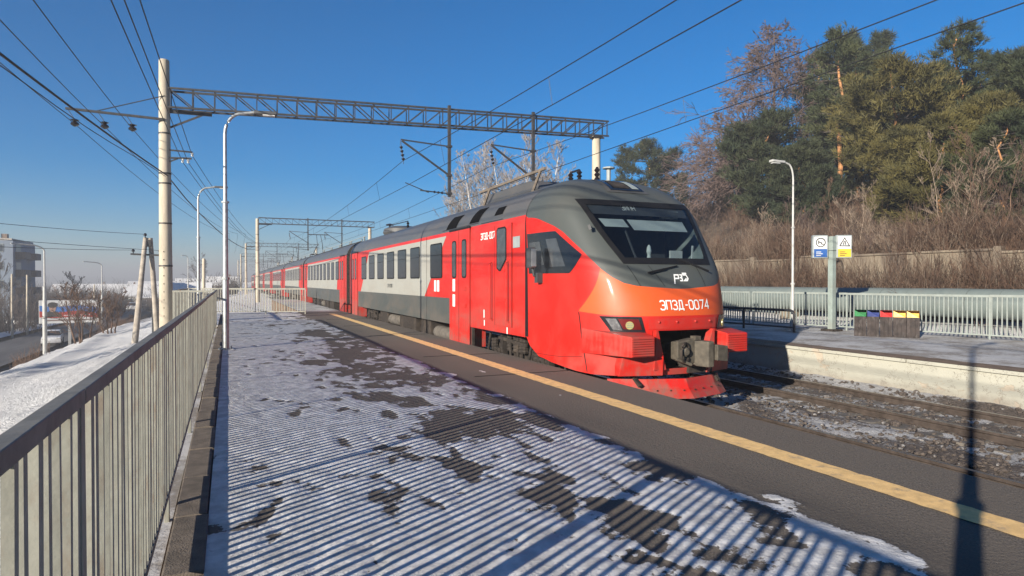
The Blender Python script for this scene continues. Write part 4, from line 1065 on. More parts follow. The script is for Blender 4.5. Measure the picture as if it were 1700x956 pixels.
# ------------------------------------------------------------------ catenary portals
def ins_string(rt, p, q, n=4, r=.085):
    b = MB(); p, q = Vector(p), Vector(q); d = (q - p) / n
    for i in range(n):
        a = p + d * i
        b.path([a, a + d * .3, a + d * .45, a + d * .6, a + d], [.02, .03, r, r * .9, .02], 10)
    return b.build('insulator', 'insulator_brown', rt, smooth=True)
def portal(YL, YR, xl, xr, zl, zr_, depth, label, base=-1.6, top=10.5, detail=True, arms=True):
    L, R = Vector((xl, YL, 0)), Vector((xr, YR, 0))
    rt = thing('catenary_portal', (xl, YL, base), label, 'catenary portal', 'portals over the tracks')
    b = MB(); b.path([(xl, YL, base), (xl - .03, YL, top - .5), (xl - .03, YL, top - .03), (xl - .03, YL, top)], [.26, .195, .19, .16], 20); ml = b.build('mast', 'mast_concrete', rt, smooth=True)
    for z_ in (2.3, 4.0, 5.6, 6.0, 7.6):
        b = MB(); r_ = .26 - .065 * (z_ - base) / (top - base) + .012; b.lathe([(r_, -.03), (r_, .03)], (xl - .03 * (z_ - base) / (top - base), YL, z_), 20); b.build('mast_band', 'portal_steel', ml)
    if detail:
        for k in range(9):
            b = MB(); b.lathe([(.022, 0), (.022, .01)], (xl - .06, YL - .245, .3 + k * .32), 6, 'y'); b.build('mast_hole', 'black_gap', ml)
    b = MB(); b.path([(xr, YR, base), (xr, YR, zr_ + .02)], [.28, .21], 18); mr_ = b.build('mast', 'mast_concrete', rt, smooth=True)
    d = (R - L); ln = d.length; dn = d / ln; nn = Vector((-dn.y, dn.x, 0))
    P = lambda t, h, s_: L + d * t + Vector((0, 0, zl + (zr_ - zl) * t + h)) + nn * s_
    ov = .6 / ln; hs = .24
    for h in (0, depth):
        for s_ in (-hs, hs):
            MB().bar(P(.006, h, s_), P(1 + ov, h, s_), .075, .075).build('chord', 'portal_steel', rt)
    N_ = int(ln / .78)
    for k in range(N_ + 1):
        t = .01 + (1 + ov - .015) * k / N_
        for s_ in ((-hs, hs) if detail else (-hs,)):
            MB().bar(P(t, .04, s_), P(t, depth - .04, s_), .035, .05).build('lattice_post', 'portal_steel', rt)
            if k < N_:
                t2 = .01 + (1 + ov - .015) * (k + 1) / N_
                a, c = (depth - .04, .04) if k < N_ * .42 else (.04, depth - .04)
                MB().bar(P(t, a, s_), P(t2, c, s_), .03, .045).build('lattice_brace', 'portal_steel', rt)
        if detail and k % 2 == 0: MB().bar(P(t, 0, -hs), P(t, 0, hs), .03, .04).build('cross_tie', 'portal_steel', rt)
    MB().bar(L + Vector((.18, 0, zl - .75)), L + Vector((1.5, 0, zl - .05)), .07, .07).build('knee_brace', 'portal_steel', rt)
    MB().bar(L + Vector((.16, 0, zl - .1)), L + Vector((1.7, 0, zl - .08)), .10, .14).build('bracket', 'portal_steel', rt)
    MB().box(xr - .25, xr + .25, YR - .25, YR + .25, zr_ - .12, zr_ - .04).build('mast_cap', 'portal_steel', rt)
    # hanging posts with their brackets
    for px, reach in ((9.45, 2.3), (13.75, 2.25)):
        t = (px - xl) / (xr - xl); y_ = YL + (YR - YL) * t; zt_ = zl + (zr_ - zl) * t
        hp_ = MB(); hp_.bar((px, y_ - .32, zt_ + depth + .15), (px, y_ - .32, zt_ - 3.35), .13, .13); h_ = hp_.build('hanging_post', 'portal_steel', rt)
        zc = zt_ - 1.0
        tip = (px - reach, y_ - .32, zc + .12)
        MB().bar((px, y_ - .32, zc), tip, .055, .055).build('bracket_tie', 'portal_steel', rt)
        MB().bar((px, y_ - .32, zc - 1.35), (tip[0] + .05, tip[1], tip[2] - .05), .075, .075).build('bracket_strut', 'portal_steel', rt)
        for z_ in (zc, zc - 1.35, zc - 2.2): MB().box(px - .11, px + .11, y_ - .43, y_ - .21, z_ - .05, z_ + .05).build('clamp', 'portal_steel', rt)
        ins_string(rt, (tip[0], tip[1], tip[2] - .25), (tip[0] + .12, tip[1], tip[2] - .95), 4)
        MB().tube((tip[0], tip[1], tip[2]), (tip[0], tip[1], tip[2] - .26), .015).build('shackle', 'portal_steel', rt)
        MB().tube((tip[0] + .12, tip[1], tip[2] - .95), (px - reach + .12, tip[1], 7.0), .012).build('shackle', 'portal_steel', rt)
        MB().bar((px, y_ - .32, zc - 2.2), (px - 1.4, y_ - .32, zc - 2.12), .05, .05).build('registration_arm', 'portal_steel', rt)
        MB().bar((px - 1.0, y_ - .32, zc - 2.2), (px - 2.1, y_ - .32, 6.16), .035, .035).build('steady_arm', 'portal_steel', rt)
        ins_string(rt, (px - .25, y_ - .32, zc - 2.19), (px - .8, y_ - .32, zc - 2.15), 3, .06)
    if arms:
        za = 8.12
        MB().bar((xl, YL - .22, za), (-5.55, YL - .3, za + .06), .10, .08).build('crossarm', 'portal_steel', rt)
        MB().tube((xl, YL - .2, za + .95), (-4.6, YL - .28, za + .06), .02).build('crossarm_stay', 'portal_steel', rt)
        for x_ in (-5.38, -4.42, -3.5):
            MB().tube((x_ - .08, YL - .3, za), (x_ + .10, YL - .3, za - .3), .012).build('shackle', 'portal_steel', rt)
            b = MB(); b.lathe([(.03, 0), (.16, -.05), (.05, -.1), (.13, -.16), (.15, -.22), (.03, -.30)], (x_ + .12, YL - .3, za - .30), 12); b.build('insulator', 'insulator_brown', rt, smooth=True)
        MB().bar((xl, YL - .1, 6.95), (xl + .98, YL - .1, 6.92), .05, .06).build('side_bracket', 'portal_steel', rt)
        b = MB(); b.bar((xl, YL - .12, 6.62), (xl + .95, YL - .12, 6.66), .05, .07); b.bar((xl, YL - .12, 6.4), (xl + .45, YL - .12, 6.62), .05, .05); b.build('side_bracket', 'portal_steel', rt)
        for x_ in (.62, .82, .97):
            b = MB(); b.lathe([(.03, 0), (.06, -.04), (.03, -.08), (.055, -.12), (.02, -.16)], (xl + x_, YL - .12, 6.62 if x_ < .9 else 6.9), 8); b.build('insulator', 'sign_white', rt)
    return rt
portal(28.9, 28.3, -2.28, 17.5, 8.62, 9.22, .76, 'concrete and lattice steel portal spanning both tracks in front', top=10.55)
portal(86, 86, 3.4, 17.5, 9.0, 9.0, .72, 'second lattice portal farther down the line, over the train', top=9.6, arms=False, detail=False)
for k, y_ in enumerate((143, 200, 258)):
    portal(y_, y_, 3.4, 17.5, 9.0, 9.0, .72, ('third', 'fourth', 'fifth')[k] + ' lattice portal down the line, small and hazy in the distance', top=9.6, arms=False, detail=False)
# ------------------------------------------------------------------ overhead lines
SUP = [-27, 28.6, 86, 143, 200, 258]
def span_pts(x0, x1, z0, sag, a, c, n=14):
    return [(x0 + (x1 - x0) * t, a + (c - a) * t, z0 - sag * 4 * t * (1 - t)) for t in np.linspace(0, 1, n)]
for xc, lab in ((7.35, 'overhead line above the near track and the train roof'), (11.55, 'overhead line above the empty far track')):
    rt = thing('overhead_line', (xc, 0, 6.1), lab, 'overhead line', 'catenary lines over the tracks')
    pts = []
    for a, c in zip(SUP[:-1], SUP[1:]): pts += span_pts(xc, xc, 7.22, .55, a, c)
    MB().path(pts, .013, 5).build('messenger_wire', 'wire_dark', rt)
    MB().path([(xc + (.22 if i % 2 else -.22), y_, 6.12) for i, y_ in enumerate(SUP)], .0125, 5).build('contact_wire', 'wire_dark', rt)
    for i, (a, c) in enumerate(zip(SUP[:-1], SUP[1:])):
        for t in (.1, .26, .42, .58, .74, .9):
            y_ = a + (c - a) * t; s0 = .22 if i % 2 else -.22
            MB().tube((xc, y_, 7.22 - .55 * 4 * t * (1 - t)), (xc + s0 * (1 - 2 * t), y_, 6.13), .007, n=4).build('dropper', 'wire_dark', rt)
def wire(pts, r, label, group='line wires beside the portal mast'):
    p0 = pts[0]; rt = MB(); rt.path([(p[0] - p0[0], p[1] - p0[1], p[2] - p0[2]) for p in pts], r, 5)
    o = rt.build('wire', 'wire_dark', None, label=label, cat='wire', group=group); o.location = p0; return o
for x_, nm in ((-5.26, 'outermost'), (-4.3, 'middle'), (-3.38, 'innermost')):
    pts = span_pts(x_, x_, 7.62, .75, -27, 28.6, 20) + span_pts(x_, x_ + 5.4, 7.62, .8, 28.6, 86, 16)[1:] + span_pts(x_ + 5.4, x_ + 5.4, 7.62, .8, 86, 143, 10)[1:]
    wire(pts, .013, nm + ' of three bare wires hanging from the crossarm left of the mast')
for x_, z_, nm in ((-1.66, 6.5, 'left'), (-1.46, 6.5, 'middle'), (-1.31, 6.78, 'right')):
    pts = span_pts(x_ - .25, x_, z_, .25, -27, 28.8, 18) + span_pts(x_, x_ + 5.4, z_, .9, 28.8, 86, 14)[1:] + span_pts(x_ + 5.4, x_ + 5.4, z_, .9, 86, 143, 10)[1:]
    wire(pts, .012, nm + ' of three thin wires on the brackets right of the mast')
wire(span_pts(-5.6, -2.2, 5.9, .35, -10, 28.7, 20) + span_pts(-2.2, 3.3, 5.8, 1.0, 28.7, 86, 14)[1:], .026, 'thick black cable sagging to the concrete mast')
wire([(p[0] + .02 * math.sin(i * .9), p[1], p[2] + .03 * math.cos(i * 1.1)) for i, p in enumerate(span_pts(-5.66, -2.24, 5.86, .5, -10, 28.6, 20))], .011, 'thin cable hanging alongside the thick black cable')
# ------------------------------------------------------------------ lamp posts
def lamp(x, y, zb_, h, adx, ady, label, mat='galvanised', r=(.075, .045), collar=1.75, head='lamp_dark', group='platform lamps', bow=.9):
    rt = thing('lamp_post', (x, y, zb_), label, 'lamp post', group)
    b = MB(); pts = [(x, y, zb_), (x, y, zb_ + collar), (x, y, zb_ + collar + .01), (x, y, zb_ + h * .62), (x, y, zb_ + h * .622), (x, y, zb_ + h - .55)]
    rs = [r[0], r[0], r[0] * .82, r[0] * .78, r[1], r[1] * .9]
    L_ = math.hypot(adx, ady)
    for t in np.linspace(.15, 1, 8):
        pts.append((x + adx * bow * .45 * (1 - math.cos(t * math.pi / 2)) / 1, y + ady * bow * .45 * (1 - math.cos(t * math.pi / 2)), zb_ + h - .55 + .53 * math.sin(t * math.pi / 2))); rs.append(r[1] * .85)
    pts.append((x + adx * bow * .75, y + ady * bow * .75, zb_ + h + .03)); rs.append(r[1] * .8)
    b.path(pts, rs, 12); b.build('pole', mat, rt, smooth=True)
    d = Vector((adx, ady, 0)).normalized(); p = Vector((x + adx * bow * .72, y + ady * bow * .72, zb_ + h + .02)); s_ = d.cross(Vector((0, 0, 1)))
    b = MB(); q = p + d * .55 + Vector((0, 0, .03))
    b.add([p - s_ * .06 + Vector((0, 0, -.03)), p + s_ * .06 + Vector((0, 0, -.03)), q + s_ * .11 + Vector((0, 0, -.05)), q - s_ * .11 + Vector((0, 0, -.05)), p - s_ * .05 + Vector((0, 0, .05)), p + s_ * .05 + Vector((0, 0, .05)), q + s_ * .09 + Vector((0, 0, .03)), q - s_ * .09 + Vector((0, 0, .03))], [(0, 1, 2, 3), (7, 6, 5, 4), (0, 4, 5, 1), (1, 5, 6, 2), (2, 6, 7, 3), (3, 7, 4, 0)])
    hd = b.build('lamp_head', head, rt, bevel=.02)
    b = MB(); c = p + d * .36 + Vector((0, 0, -.047)); b.bar(c - d * .14, c + d * .14, .13, .02); b.build('lens', 'sign_white', hd)
    b = MB(); b.lathe([(r[0] + .02, -.03), (r[0] + .02, .03)], (x, y, zb_ + collar), 12); b.lathe([(r[0] + .015, -.02), (r[0] + .015, .02)], (x, y, zb_ + h * .62), 12); b.build('collar', mat, rt)
    b = MB(); b.box(x - .17, x + .17, y - .17, y + .17, zb_, zb_ + .025)
    for sx in (-.12, .12):
        for sy in (-.12, .12): b.lathe([(.02, 0), (.02, .05)], (x + sx, y + sy, zb_ + .024), 6)
    b.build('base_plate', mat, rt)
    return rt
lamp(-.06, 17.1, .0, 5.85, 1, -.12, 'galvanised lamp post standing at the railing of the near platform')
lamp(-.24, -.12, .0, 5.95, 1, .1, 'galvanised lamp post beside the camera, its shadow crossing the platform')
lamp(-1.2, 31.2, .0, 5.85, 1, -.1, 'lamp post on the landing behind the concrete mast')
lamp(col_x(1316, 15.5), 15.5, 0, 5.62, -1, .1, 'slim white lamp post on the far platform beside the signpost', 'lamp_white', (.05, .034), 1.6, 'lamp_white', bow=.5)
lamp(-14.4, 66, -4.6, 9.4, -1, -.5, 'near street lamp by the road in front of the poster board', 'lamp_white', (.17, .07), 4.6, 'lamp_white', 'street lamps', bow=2.2)
lamp(-16.4, 106, -5.2, 9.6, -1, -.5, 'second street lamp by the road beyond the poster board', 'lamp_white', (.17, .07), 4.6, 'lamp_white', 'street lamps', bow=2.2)
lamp(-6.2, 120, -4.6, 10.6, -.6, -.5, 'distant lamp post right of the concrete mast, near the low roofs', 'lamp_white', (.14, .06), 4.6, 'lamp_white', 'street lamps', bow=1.2)
# posts of the line
def post(x, y, z0, z1, r, label, mat='pole_wood'):
    b = MB(); b.path([(0, 0, 0), (0, 0, (z1 - z0) * .5), (.02, 0, z1 - z0 - .04), (.02, 0, z1 - z0)], [r, r * .9, r * .8, r * .6], 12)
    o = b.build('utility_post', mat, None, smooth=True, label=label, cat='post', group='plain posts beyond the railing'); o.location = (x, y, z0)
post(-1.6, 50, -1.6, 3.3, .13, 'short concrete post behind the landing railing', 'mast_concrete')
post(-24, 95, -5.6, 2.6, .14, 'left of two thin posts behind the near street lamp', 'mast_concrete')
post(-23.2, 98, -5.6, 2.5, .14, 'right of two thin posts behind the near street lamp', 'mast_concrete')
post(-19.3, 118, -5.5, 1.2, .12, 'thin post beside the second street lamp', 'mast_concrete')
post(-4.2, 44, -1.8, .5, .05, 'thin dark stake in the snow between the A-shaped pole and mast', 'dark_tube')
post(-2.42, 33, -1.4, 3.2, .05, 'thin dark cable post beside the concrete mast', 'dark_tube')
# A-shaped pole
ya = 42.0
AF = thing('utility_pole', (-5.9, ya, -2.0), 'A-shaped utility pole with crossarm and two insulators in the snow', 'utility pole')
x0_, x1_, xt = col_x(222, ya - 1.5), col_x(262, ya + .5), col_x(246, ya)
zz = height_at(395, xt, ya)
for a, yb_ in ((x0_, ya - 1.5), (x1_, ya + .5)):
    MB().path([(a, yb_, float(zt(a, yb_)) - .3), (xt + (-.12 if a == x0_ else .12), ya, zz)], [.17, .12], 12).build('leg', 'pole_wood', AF, smooth=True)
MB().bar((xt - .85, ya - .15, zz - .95), (xt + .75, ya - .15, zz - 1.0), .11, .10).build('crossarm', 'portal_steel', AF)
MB().box(xt - .16, xt + .16, ya - .12, ya + .12, zz - .5, zz - .1).build('top_bracket', 'portal_steel', AF)
for x_ in (xt - .72, xt + .62, xt - .12):
    b = MB(); b.lathe([(.03, 0), (.03, .1), (.09, .12), (.08, .2), (.05, .26)], (x_, ya - .15, zz - .92 if x_ != xt - .12 else zz), 10); b.build('insulator', 'insulator_brown', AF)
for x_, dz, dx, nm in ((xt - .12, .2, 0, 'top'), (xt - .72, -.72, 0, 'middle'), (xt + .62, -.72, .3, 'bottom')):
    wire(span_pts(x_ - 13.5 + dx * -4, x_, zz + dz, .45 - dx, 8, ya - .15, 18)[0:], .011, nm + ' wire of the three running to the A-shaped pole', 'wires of the A-shaped pole')

# ------------------------------------------------------------------ far platform furniture
sx_, sy_ = col_x(1381, 15.1), 15.1
SG = thing('signpost', (sx_, sy_, 0), 'grey-green steel signpost with two back-to-back safety sign boxes', 'signpost')
MB().box(sx_ - .09, sx_ + .09, sy_ - .09, sy_ + .09, 0, 3.20).build('post', 'post_green', SG, bevel=.01)
MB().box(sx_ - .24, sx_ + .24, sy_ - .24, sy_ + .24, 0, .07).build('base_plate', 'under_iron', SG, bevel=.01)
MB().box(sx_ - .13, sx_ + .13, sy_ - .13, sy_ + .13, 2.72, 3.02).build('clamp', 'post_green', SG, bevel=.01)
ang = math.radians(-32)               # the boxes face the stairs
def sgn_pt(c, a, u_, n_, z_):
    return (c[0] + math.cos(a) * u_ - math.sin(a) * n_, c[1] + math.sin(a) * u_ + math.cos(a) * n_, z_)
for side, x_, fcol in ((-1, -.40, 'sign_blue'), (1, .36, 'sign_yellow')):
    c = (sx_ + math.cos(ang) * x_, sy_ + math.sin(ang) * x_); z0, z1 = 2.46, 3.24
    def bx(u0, u1, n0, n1, za, zb_): 
        b = MB(); b.add([sgn_pt(c, ang, u_, n_, z_) for z_ in (za, zb_) for n_ in (n0, n1) for u_ in (u0, u1)], [(0, 2, 3, 1), (4, 5, 7, 6), (0, 1, 5, 4), (2, 6, 7, 3), (0, 4, 6, 2), (1, 3, 7, 5)]); return b
    sb = bx(-.25, .25, -.09, .09, z0, z1).build('sign_box', 'sign_grey', SG, bevel=.03)
    bx(-.20, .21, -.098, -.092, z0 + .313, z1 - .05).build('sign_face', 'sign_white', sb)
    bx(-.20, .21, -.098, -.092, z0 + .04, z0 + .31).build('sign_band', fcol, sb)
    for k in range(3): bx(-.14, .02 + .05 * (k % 2), -.1005, -.0985, z0 + .20 - .06 * k, z0 + .222 - .06 * k).build('text_line', 'sign_white' if side < 0 else 'sign_black', sb)
    zc = z0 + .53
    if side < 0:
        b = MB(); ro, ri = .16, .127
        ring = [[sgn_pt(c, ang, .005 + r_ * math.cos(t), -.1005, zc + r_ * math.sin(t)) for t in np.linspace(0, 2 * math.pi, 29)] for r_ in (ri, ro)]
        b.grid(ring); b.build('pictogram_ring', 'sign_black', sb)
        fn = lambda a_, c_, o: sgn_pt(c, ang, a_, -.101 - o, zc + c_)
        strokes([[(-.06, .07), (-.06, -.05)], [(-.06, .02), (.02, .0), (.03, -.06)], [(.03, -.05), (.10, -.06)]], fn, .035).build('pictogram', 'sign_black', sb)
    else:
        fn = lambda a_, c_, o: sgn_pt(c, ang, a_, -.101 - o, zc + c_)
        strokes([[(-.15, -.12), (.16, -.12), (.005, .15), (-.15, -.12)]], fn, .03).build('pictogram_triangle', 'sign_black', sb)
        strokes([[(-.03, -.08), (-.01, .05)], [(.04, -.08), (.02, .05)]], fn, .03).build('pictogram', 'sign_black', sb)
# recycling bins
dirb = Vector((18.46 - 17.5, 12.04 - 13.37, 0)); dirb.normalize(); nb_ = Vector((dirb.y, -dirb.x, 0))    # along the row, towards the tracks
if nb_.x > 0: nb_ = -nb_
p0 = Vector((17.62, 13.48, 0))
for k, (cname, word_) in enumerate((('bin_green', 'green-lidded bin at the left end of the row'), ('bin_blue', 'blue-lidded bin between the green and red ones'), ('bin_red', 'red-lidded bin in the middle of the row'), ('bin_yellow', 'yellow-lidded bin next to the red one'), ('bin_yellow', 'yellow-lidded bin at the right end of the row'))):
    w_ = .335; a = p0 + dirb * (k * (w_ + .008))
    rt = thing('recycling_bin', a, word_ + ' on the far platform', 'bin', 'recycling bins on the far platform')
    P_ = lambda u_, n_, z_: a + dirb * u_ + nb_ * n_ + Vector((0, 0, z_))
    def bb(u0, u1, n0, n1, z0, z1):
        b = MB(); b.add([P_(u_, n_, z_) for z_ in (z0, z1) for n_ in (n0, n1) for u_ in (u0, u1)], [(0, 2, 3, 1), (4, 5, 7, 6), (0, 1, 5, 4), (2, 6, 7, 3), (0, 4, 6, 2), (1, 3, 7, 5)]); return b
    for q in range(3): bb(w_ / 3 * q + .002, w_ / 3 * (q + 1) - .002, 0, .03, .0, .60 + .006 * (k % 2)).build('board', 'bin_wood', rt, bevel=.004)
    bb(.004, w_ - .004, -.36, -.001, .0, .595).build('box', 'bin_wood', rt)
    b = MB(); b.add([P_(.01, -.30, .60), P_(w_ - .01, -.30, .60), P_(w_ - .01, .01, .60), P_(.01, .01, .60), P_(.01, -.30, .80), P_(w_ - .01, -.30, .80), P_(w_ - .01, -.02, .80), P_(.01, -.02, .80)], [(0, 3, 7, 4), (1, 5, 6, 2), (0, 4, 5, 1), (4, 7, 6, 5)])
    ld = b.build('lid', cname, rt)
    b = MB(); b.prism([P_(.012, .008, .605), P_(w_ - .012, .008, .605), P_(w_ - .012, -.01, .62 + .02 * (k % 2)), P_(.012, -.018, .79)], nb_ * -.01); b.build('flap', cname, ld)
# low dark tube barrier at the platform edge, in the shadow of the train
BR = thing('tube_barrier', (16.9, 15.6, 0), 'low dark tubular barrier with rounded end, in the train shadow on the far platform', 'barrier')
b0, b1 = Vector((16.95, 15.15, 0)), Vector((16.6, 21.0, 0)); dv = (b1 - b0).normalized()
MB().path([b0, b0 + Vector((0, 0, .60)), b0 + dv * .06 + Vector((0, 0, .69)), b0 + dv * .16 + Vector((0, 0, .72)), b1 + Vector((0, 0, .72)), b1], .045, 10).build('frame', 'dark_tube', BR, smooth=True)
MB().tube(b0 + Vector((0, 0, .16)), b1 + Vector((0, 0, .16)), .03).build('lower_rail', 'dark_tube', BR)
for k in (2.1, 4.1): MB().tube(b0 + dv * k, b0 + dv * k + Vector((0, 0, .71)), .04).build('post', 'dark_tube', BR)
# heating main behind the railing
PX = lambda y: 23.1 - .02 * (y - 10)
PP = thing('heating_pipe', (22.6, 5, .1), 'big grey-green clad heating pipe behind the far railing', 'pipe')
y_ = 3.0; k = 0
while y_ < 46:
    ln = 1.02 + random.uniform(-.03, .03)
    b = MB(); r_ = .50 + random.uniform(-.006, .006)
    ra = [(PX(y_), y_, .93), (PX(y_ + ln), y_ + ln - .012, .93)]
    b.path(ra, r_, 28); b.build('cladding_sheet', 'pipe_grey', PP, smooth=True)
    if k % 5 == 2: MB().box(PX(y_) - .4, PX(y_) + .4, y_ + .2, y_ + .6, -.1, .46).build('support', 'retaining_concrete', PP)
    y_ += ln; k += 1
b = MB(); b.tube((PX(2), 2, .93), (PX(47), 47, .93), .488, n=24); b.build('inner_pipe', 'under_iron', PP)
# retaining wall
RW = thing('retaining_wall', (26.1, 20, 0), 'stained concrete retaining wall at the foot of the wooded hill', 'wall')
y_ = -4.0; k = 0
while y_ < 62:
    b = MB(); dz = random.uniform(-.08, .08); dx = random.uniform(-.05, .05)
    b.box(26.0 + dx, 26.24 + dx, y_ + .02, y_ + 2.96, -.2, 2.78 + dz); b.build('wall_panel', 'retaining_concrete', RW, bevel=.03)
    if k % 2 == 0: MB().box(25.9, 26.22, y_ - .14, y_ + .14, -.2, 2.99).build('pillar', 'retaining_concrete', RW, bevel=.03)
    MB().box(25.93 + dx, 26.3 + dx, y_ + .15, y_ + 2.84, 2.79 + dz, 2.88 + dz).build('coping', 'retaining_concrete', RW, bevel=.02)
    y_ += 3.0; k += 1

# ------------------------------------------------------------------ vegetation
def sticks(P0, P1, r0, r1):
    """many thin three-sided twigs as arrays"""
    P0 = np.asarray(P0, float); P1 = np.asarray(P1, float); n = len(P0)
    d = P1 - P0; d /= np.linalg.norm(d, axis=1, keepdims=True) + 1e-9
    u = np.where(np.abs(d[:, 2:3]) > .9, np.array([[1., 0, 0]]), np.array([[0, 0, 1.]]))
    a = np.cross(d, u); a /= np.linalg.norm(a, axis=1, keepdims=True) + 1e-9; b = np.cross(a, d)
    V = np.zeros((n, 6, 3))
    for k in range(3):
        t = 2 * math.pi * k / 3; o = a * math.cos(t) + b * math.sin(t)
        V[:, k] = P0 + o * np.asarray(r0).reshape(-1, 1); V[:, 3 + k] = P1 + o * np.asarray(r1).reshape(-1, 1)
    i = (np.arange(n) * 6)[:, None]
    Fq = np.concatenate([np.stack([i[:, 0] + k, i[:, 0] + (k + 1) % 3, i[:, 0] + 3 + (k + 1) % 3, i[:, 0] + 3 + k], 1) for k in range(3)])
    return V.reshape(-1, 3), Fq
class Twigs:
    def __init__(s): s.a = []; s.b = []; s.r = []; s.q = []
    def seg(s, p, q, r0, r1): s.a.append(tuple(p)); s.b.append(tuple(q)); s.r.append(r0); s.q.append(r1)
    def mesh(s): return sticks(s.a, s.b, np.array(s.r), np.array(s.q))
def branch(T, p, d, ln, r, lev, rg, up=.1, spread=.55, nch=3, wob=.15, shrink=.62, minr=.006):
    n = 3; q = Vector(p); d = Vector(d).normalized(); pts = [q.copy()]
    for i in range(n):
        d = (d + Vector((rg.gauss(0, wob), rg.gauss(0, wob), rg.gauss(0, wob) + up))).normalized()
        q2 = q + d * ln / n
        T.seg(q, q2, max(minr, r * (1 - .22 * i)), max(minr, r * (1 - .22 * (i + 1)))); q = q2; pts.append(q.copy())
    if lev > 0:
        for k in range(nch):
            i = rg.choice((1, 2, 2, 3)) if k else 3
            b_ = pts[i]; s_ = Vector((rg.gauss(0, 1), rg.gauss(0, 1), rg.gauss(0, .6)))
            nd = (d + s_.normalized() * spread).normalized()
            branch(T, b_, nd, ln * rg.uniform(shrink - .12, shrink + .12), r * .5, lev - 1, rg, up, spread, nch, wob, shrink, minr)
def pine_mesh(seed, h, wide, z_lo, shape='round', dens=1.0):
    """returns trunk points, twig arrays and needle quads in local space (base at 0)"""
    rg = random.Random(seed); T = Twigs(); nv = []; nf = []
    tr_pts = [Vector((0, 0, 0))]
    for i in range(1, 9): tr_pts.append(Vector((rg.gauss(0, .05) * i, rg.gauss(0, .05) * i, h * i / 8 * .98)))
    def trunk(z_):
        t = z_ / h / .98 * 8; i = min(7, int(t)); return tr_pts[i].lerp(tr_pts[i + 1], t - i)
    C = []; Dd = []
    z_ = z_lo * h
    while z_ < h * .97:
        t = (z_ / h - z_lo) / (1 - z_lo)
        if shape == 'round': R = wide * (math.sin(math.pi * min(1, .22 + .78 * t)) ** .65) * (1.0 if t < .75 else 1.15 - .2 * t)
        elif shape == 'cone': R = wide * (1 - t) ** .8 + .25
        else: R = wide * (.45 + .55 * math.sin(math.pi * (.15 + .7 * t))) * (1 - t ** 3 * .75)
        for k in range(rg.choice((3, 4, 5))):
            if rg.random() < .16: continue
            a = rg.uniform(0, 2 * math.pi); L = R * rg.uniform(.55, 1.12)
            p = trunk(z_); d = Vector((math.cos(a), math.sin(a), rg.uniform(-.12, .35) if shape != 'cone' else rg.uniform(-.3, .1)))
            n = max(3, int(L / .55)); q = p
            for i in range(n):
                dd = Vector((d.x + rg.gauss(0, .12), d.y + rg.gauss(0, .12), d.z + .08 * i + rg.gauss(0, .1)))
                q2 = q + dd.normalized() * L / n
                T.seg(q, q2, .05 * (1 - i / n) + .014, .05 * (1 - (i + 1) / n) + .01)
                if i >= n * .3:
                    for c in range(int((7 + 5 * i / n) * dens)):
                        o = Vector((rg.gauss(0, .30), rg.gauss(0, .30), rg.gauss(.06, .16)))
                        C.append(q2 + o); Dd.append((dd.normalized() * .7 + o + Vector((0, 0, .5))).normalized())
                q = q2
        z_ += rg.uniform(.35, .62) * (h / 13)
    for k in range(int(14 * dens)): C.append(Vector((rg.gauss(0, .22), rg.gauss(0, .22), h * rg.uniform(.93, 1.02)))); Dd.append(Vector((rg.gauss(0, .3), rg.gauss(0, .3), 1)).normalized())
    C = np.array(C); Dd = np.array(Dd); n = len(C); m = 10
    r_ = np.random.RandomState(seed)
    c = np.repeat(C, m, 0) + r_.normal(0, .09, (n * m, 3)); d = np.repeat(Dd, m, 0) * .9 + r_.normal(0, .48, (n * m, 3))
    d /= np.linalg.norm(d, axis=1, keepdims=True)
    ln = r_.uniform(.26, .52, (n * m, 1)); s_ = np.cross(d, r_.normal(0, 1, (n * m, 3))); s_ /= np.linalg.norm(s_, axis=1, keepdims=True) + 1e-9
    w_ = r_.uniform(.020, .042, (n * m, 1))
    V = np.stack([c - s_ * w_, c + s_ * w_, c + d * ln + s_ * w_ * .3, c + d * ln - s_ * w_ * .3], 1).reshape(-1, 3)
    Fq = np.arange(n * m * 4).reshape(-1, 4)
    return tr_pts, T, V, Fq
PROTO = {}
def pine(key, x, y, s_, rot, label, seed=1, h=13, wide=3.2, z_lo=.3, shape='round', nmat='needles_green', dens=1.0, dz=0.0):
    rt = thing('pine_tree', (x, y, float(zt(x, y)) - .15 + dz), label, 'tree', 'conifers on the hill')
    rt.rotation_euler = (0, 0, rot); rt.scale = (s_, s_, s_)
    if key not in PROTO:
        tp, T, V, Fq = pine_mesh(seed, h, wide, z_lo, shape, dens)
        b = MB(); b.path(tp, [.19 * (1 - i / 9.5) * h / 13 + .02 for i in range(9)], 9)
        t_ = b.build('trunk', 'bark_orange' if shape != 'cone' else 'bark_grey', rt, smooth=True, shift=False)
        v_, f_ = T.mesh(); l_ = np_mesh('branches', v_, f_, 'bark_grey', rt, kind='stuff')
        n_ = np_mesh('crown', V, Fq, nmat, rt)
        PROTO[key] = (t_, l_, n_)
    else:
        for i, q in enumerate(PROTO[key]):
            c = q.copy(); COL.objects.link(c); c.parent = rt
            if i == 2 and c.data.materials[0] != M[nmat]:
                k2 = key + nmat
                if k2 not in PROTO: dm = c.data.copy(); dm.materials[0] = M[nmat]; PROTO[k2] = dm
                c.data = PROTO[k2]
    return rt
def hill_tree(u, X, vtop): 
    y = col_y(u, X); return y, height_at(vtop, X, y) - float(zt(X, y))
def P(key, u, X, vtop, label, h, rot=0.0, **kw):
    y, ht = hill_tree(u, X, vtop)
    return pine(key, X, y, ht / h, rot, label, h=h, **kw)
P('a', 1393, 44, 48, 'slim pine with bare orange lower trunk behind the signpost', 15, .4, seed=11, wide=2.9, z_lo=.40, shape='tall', nmat='needles_green')
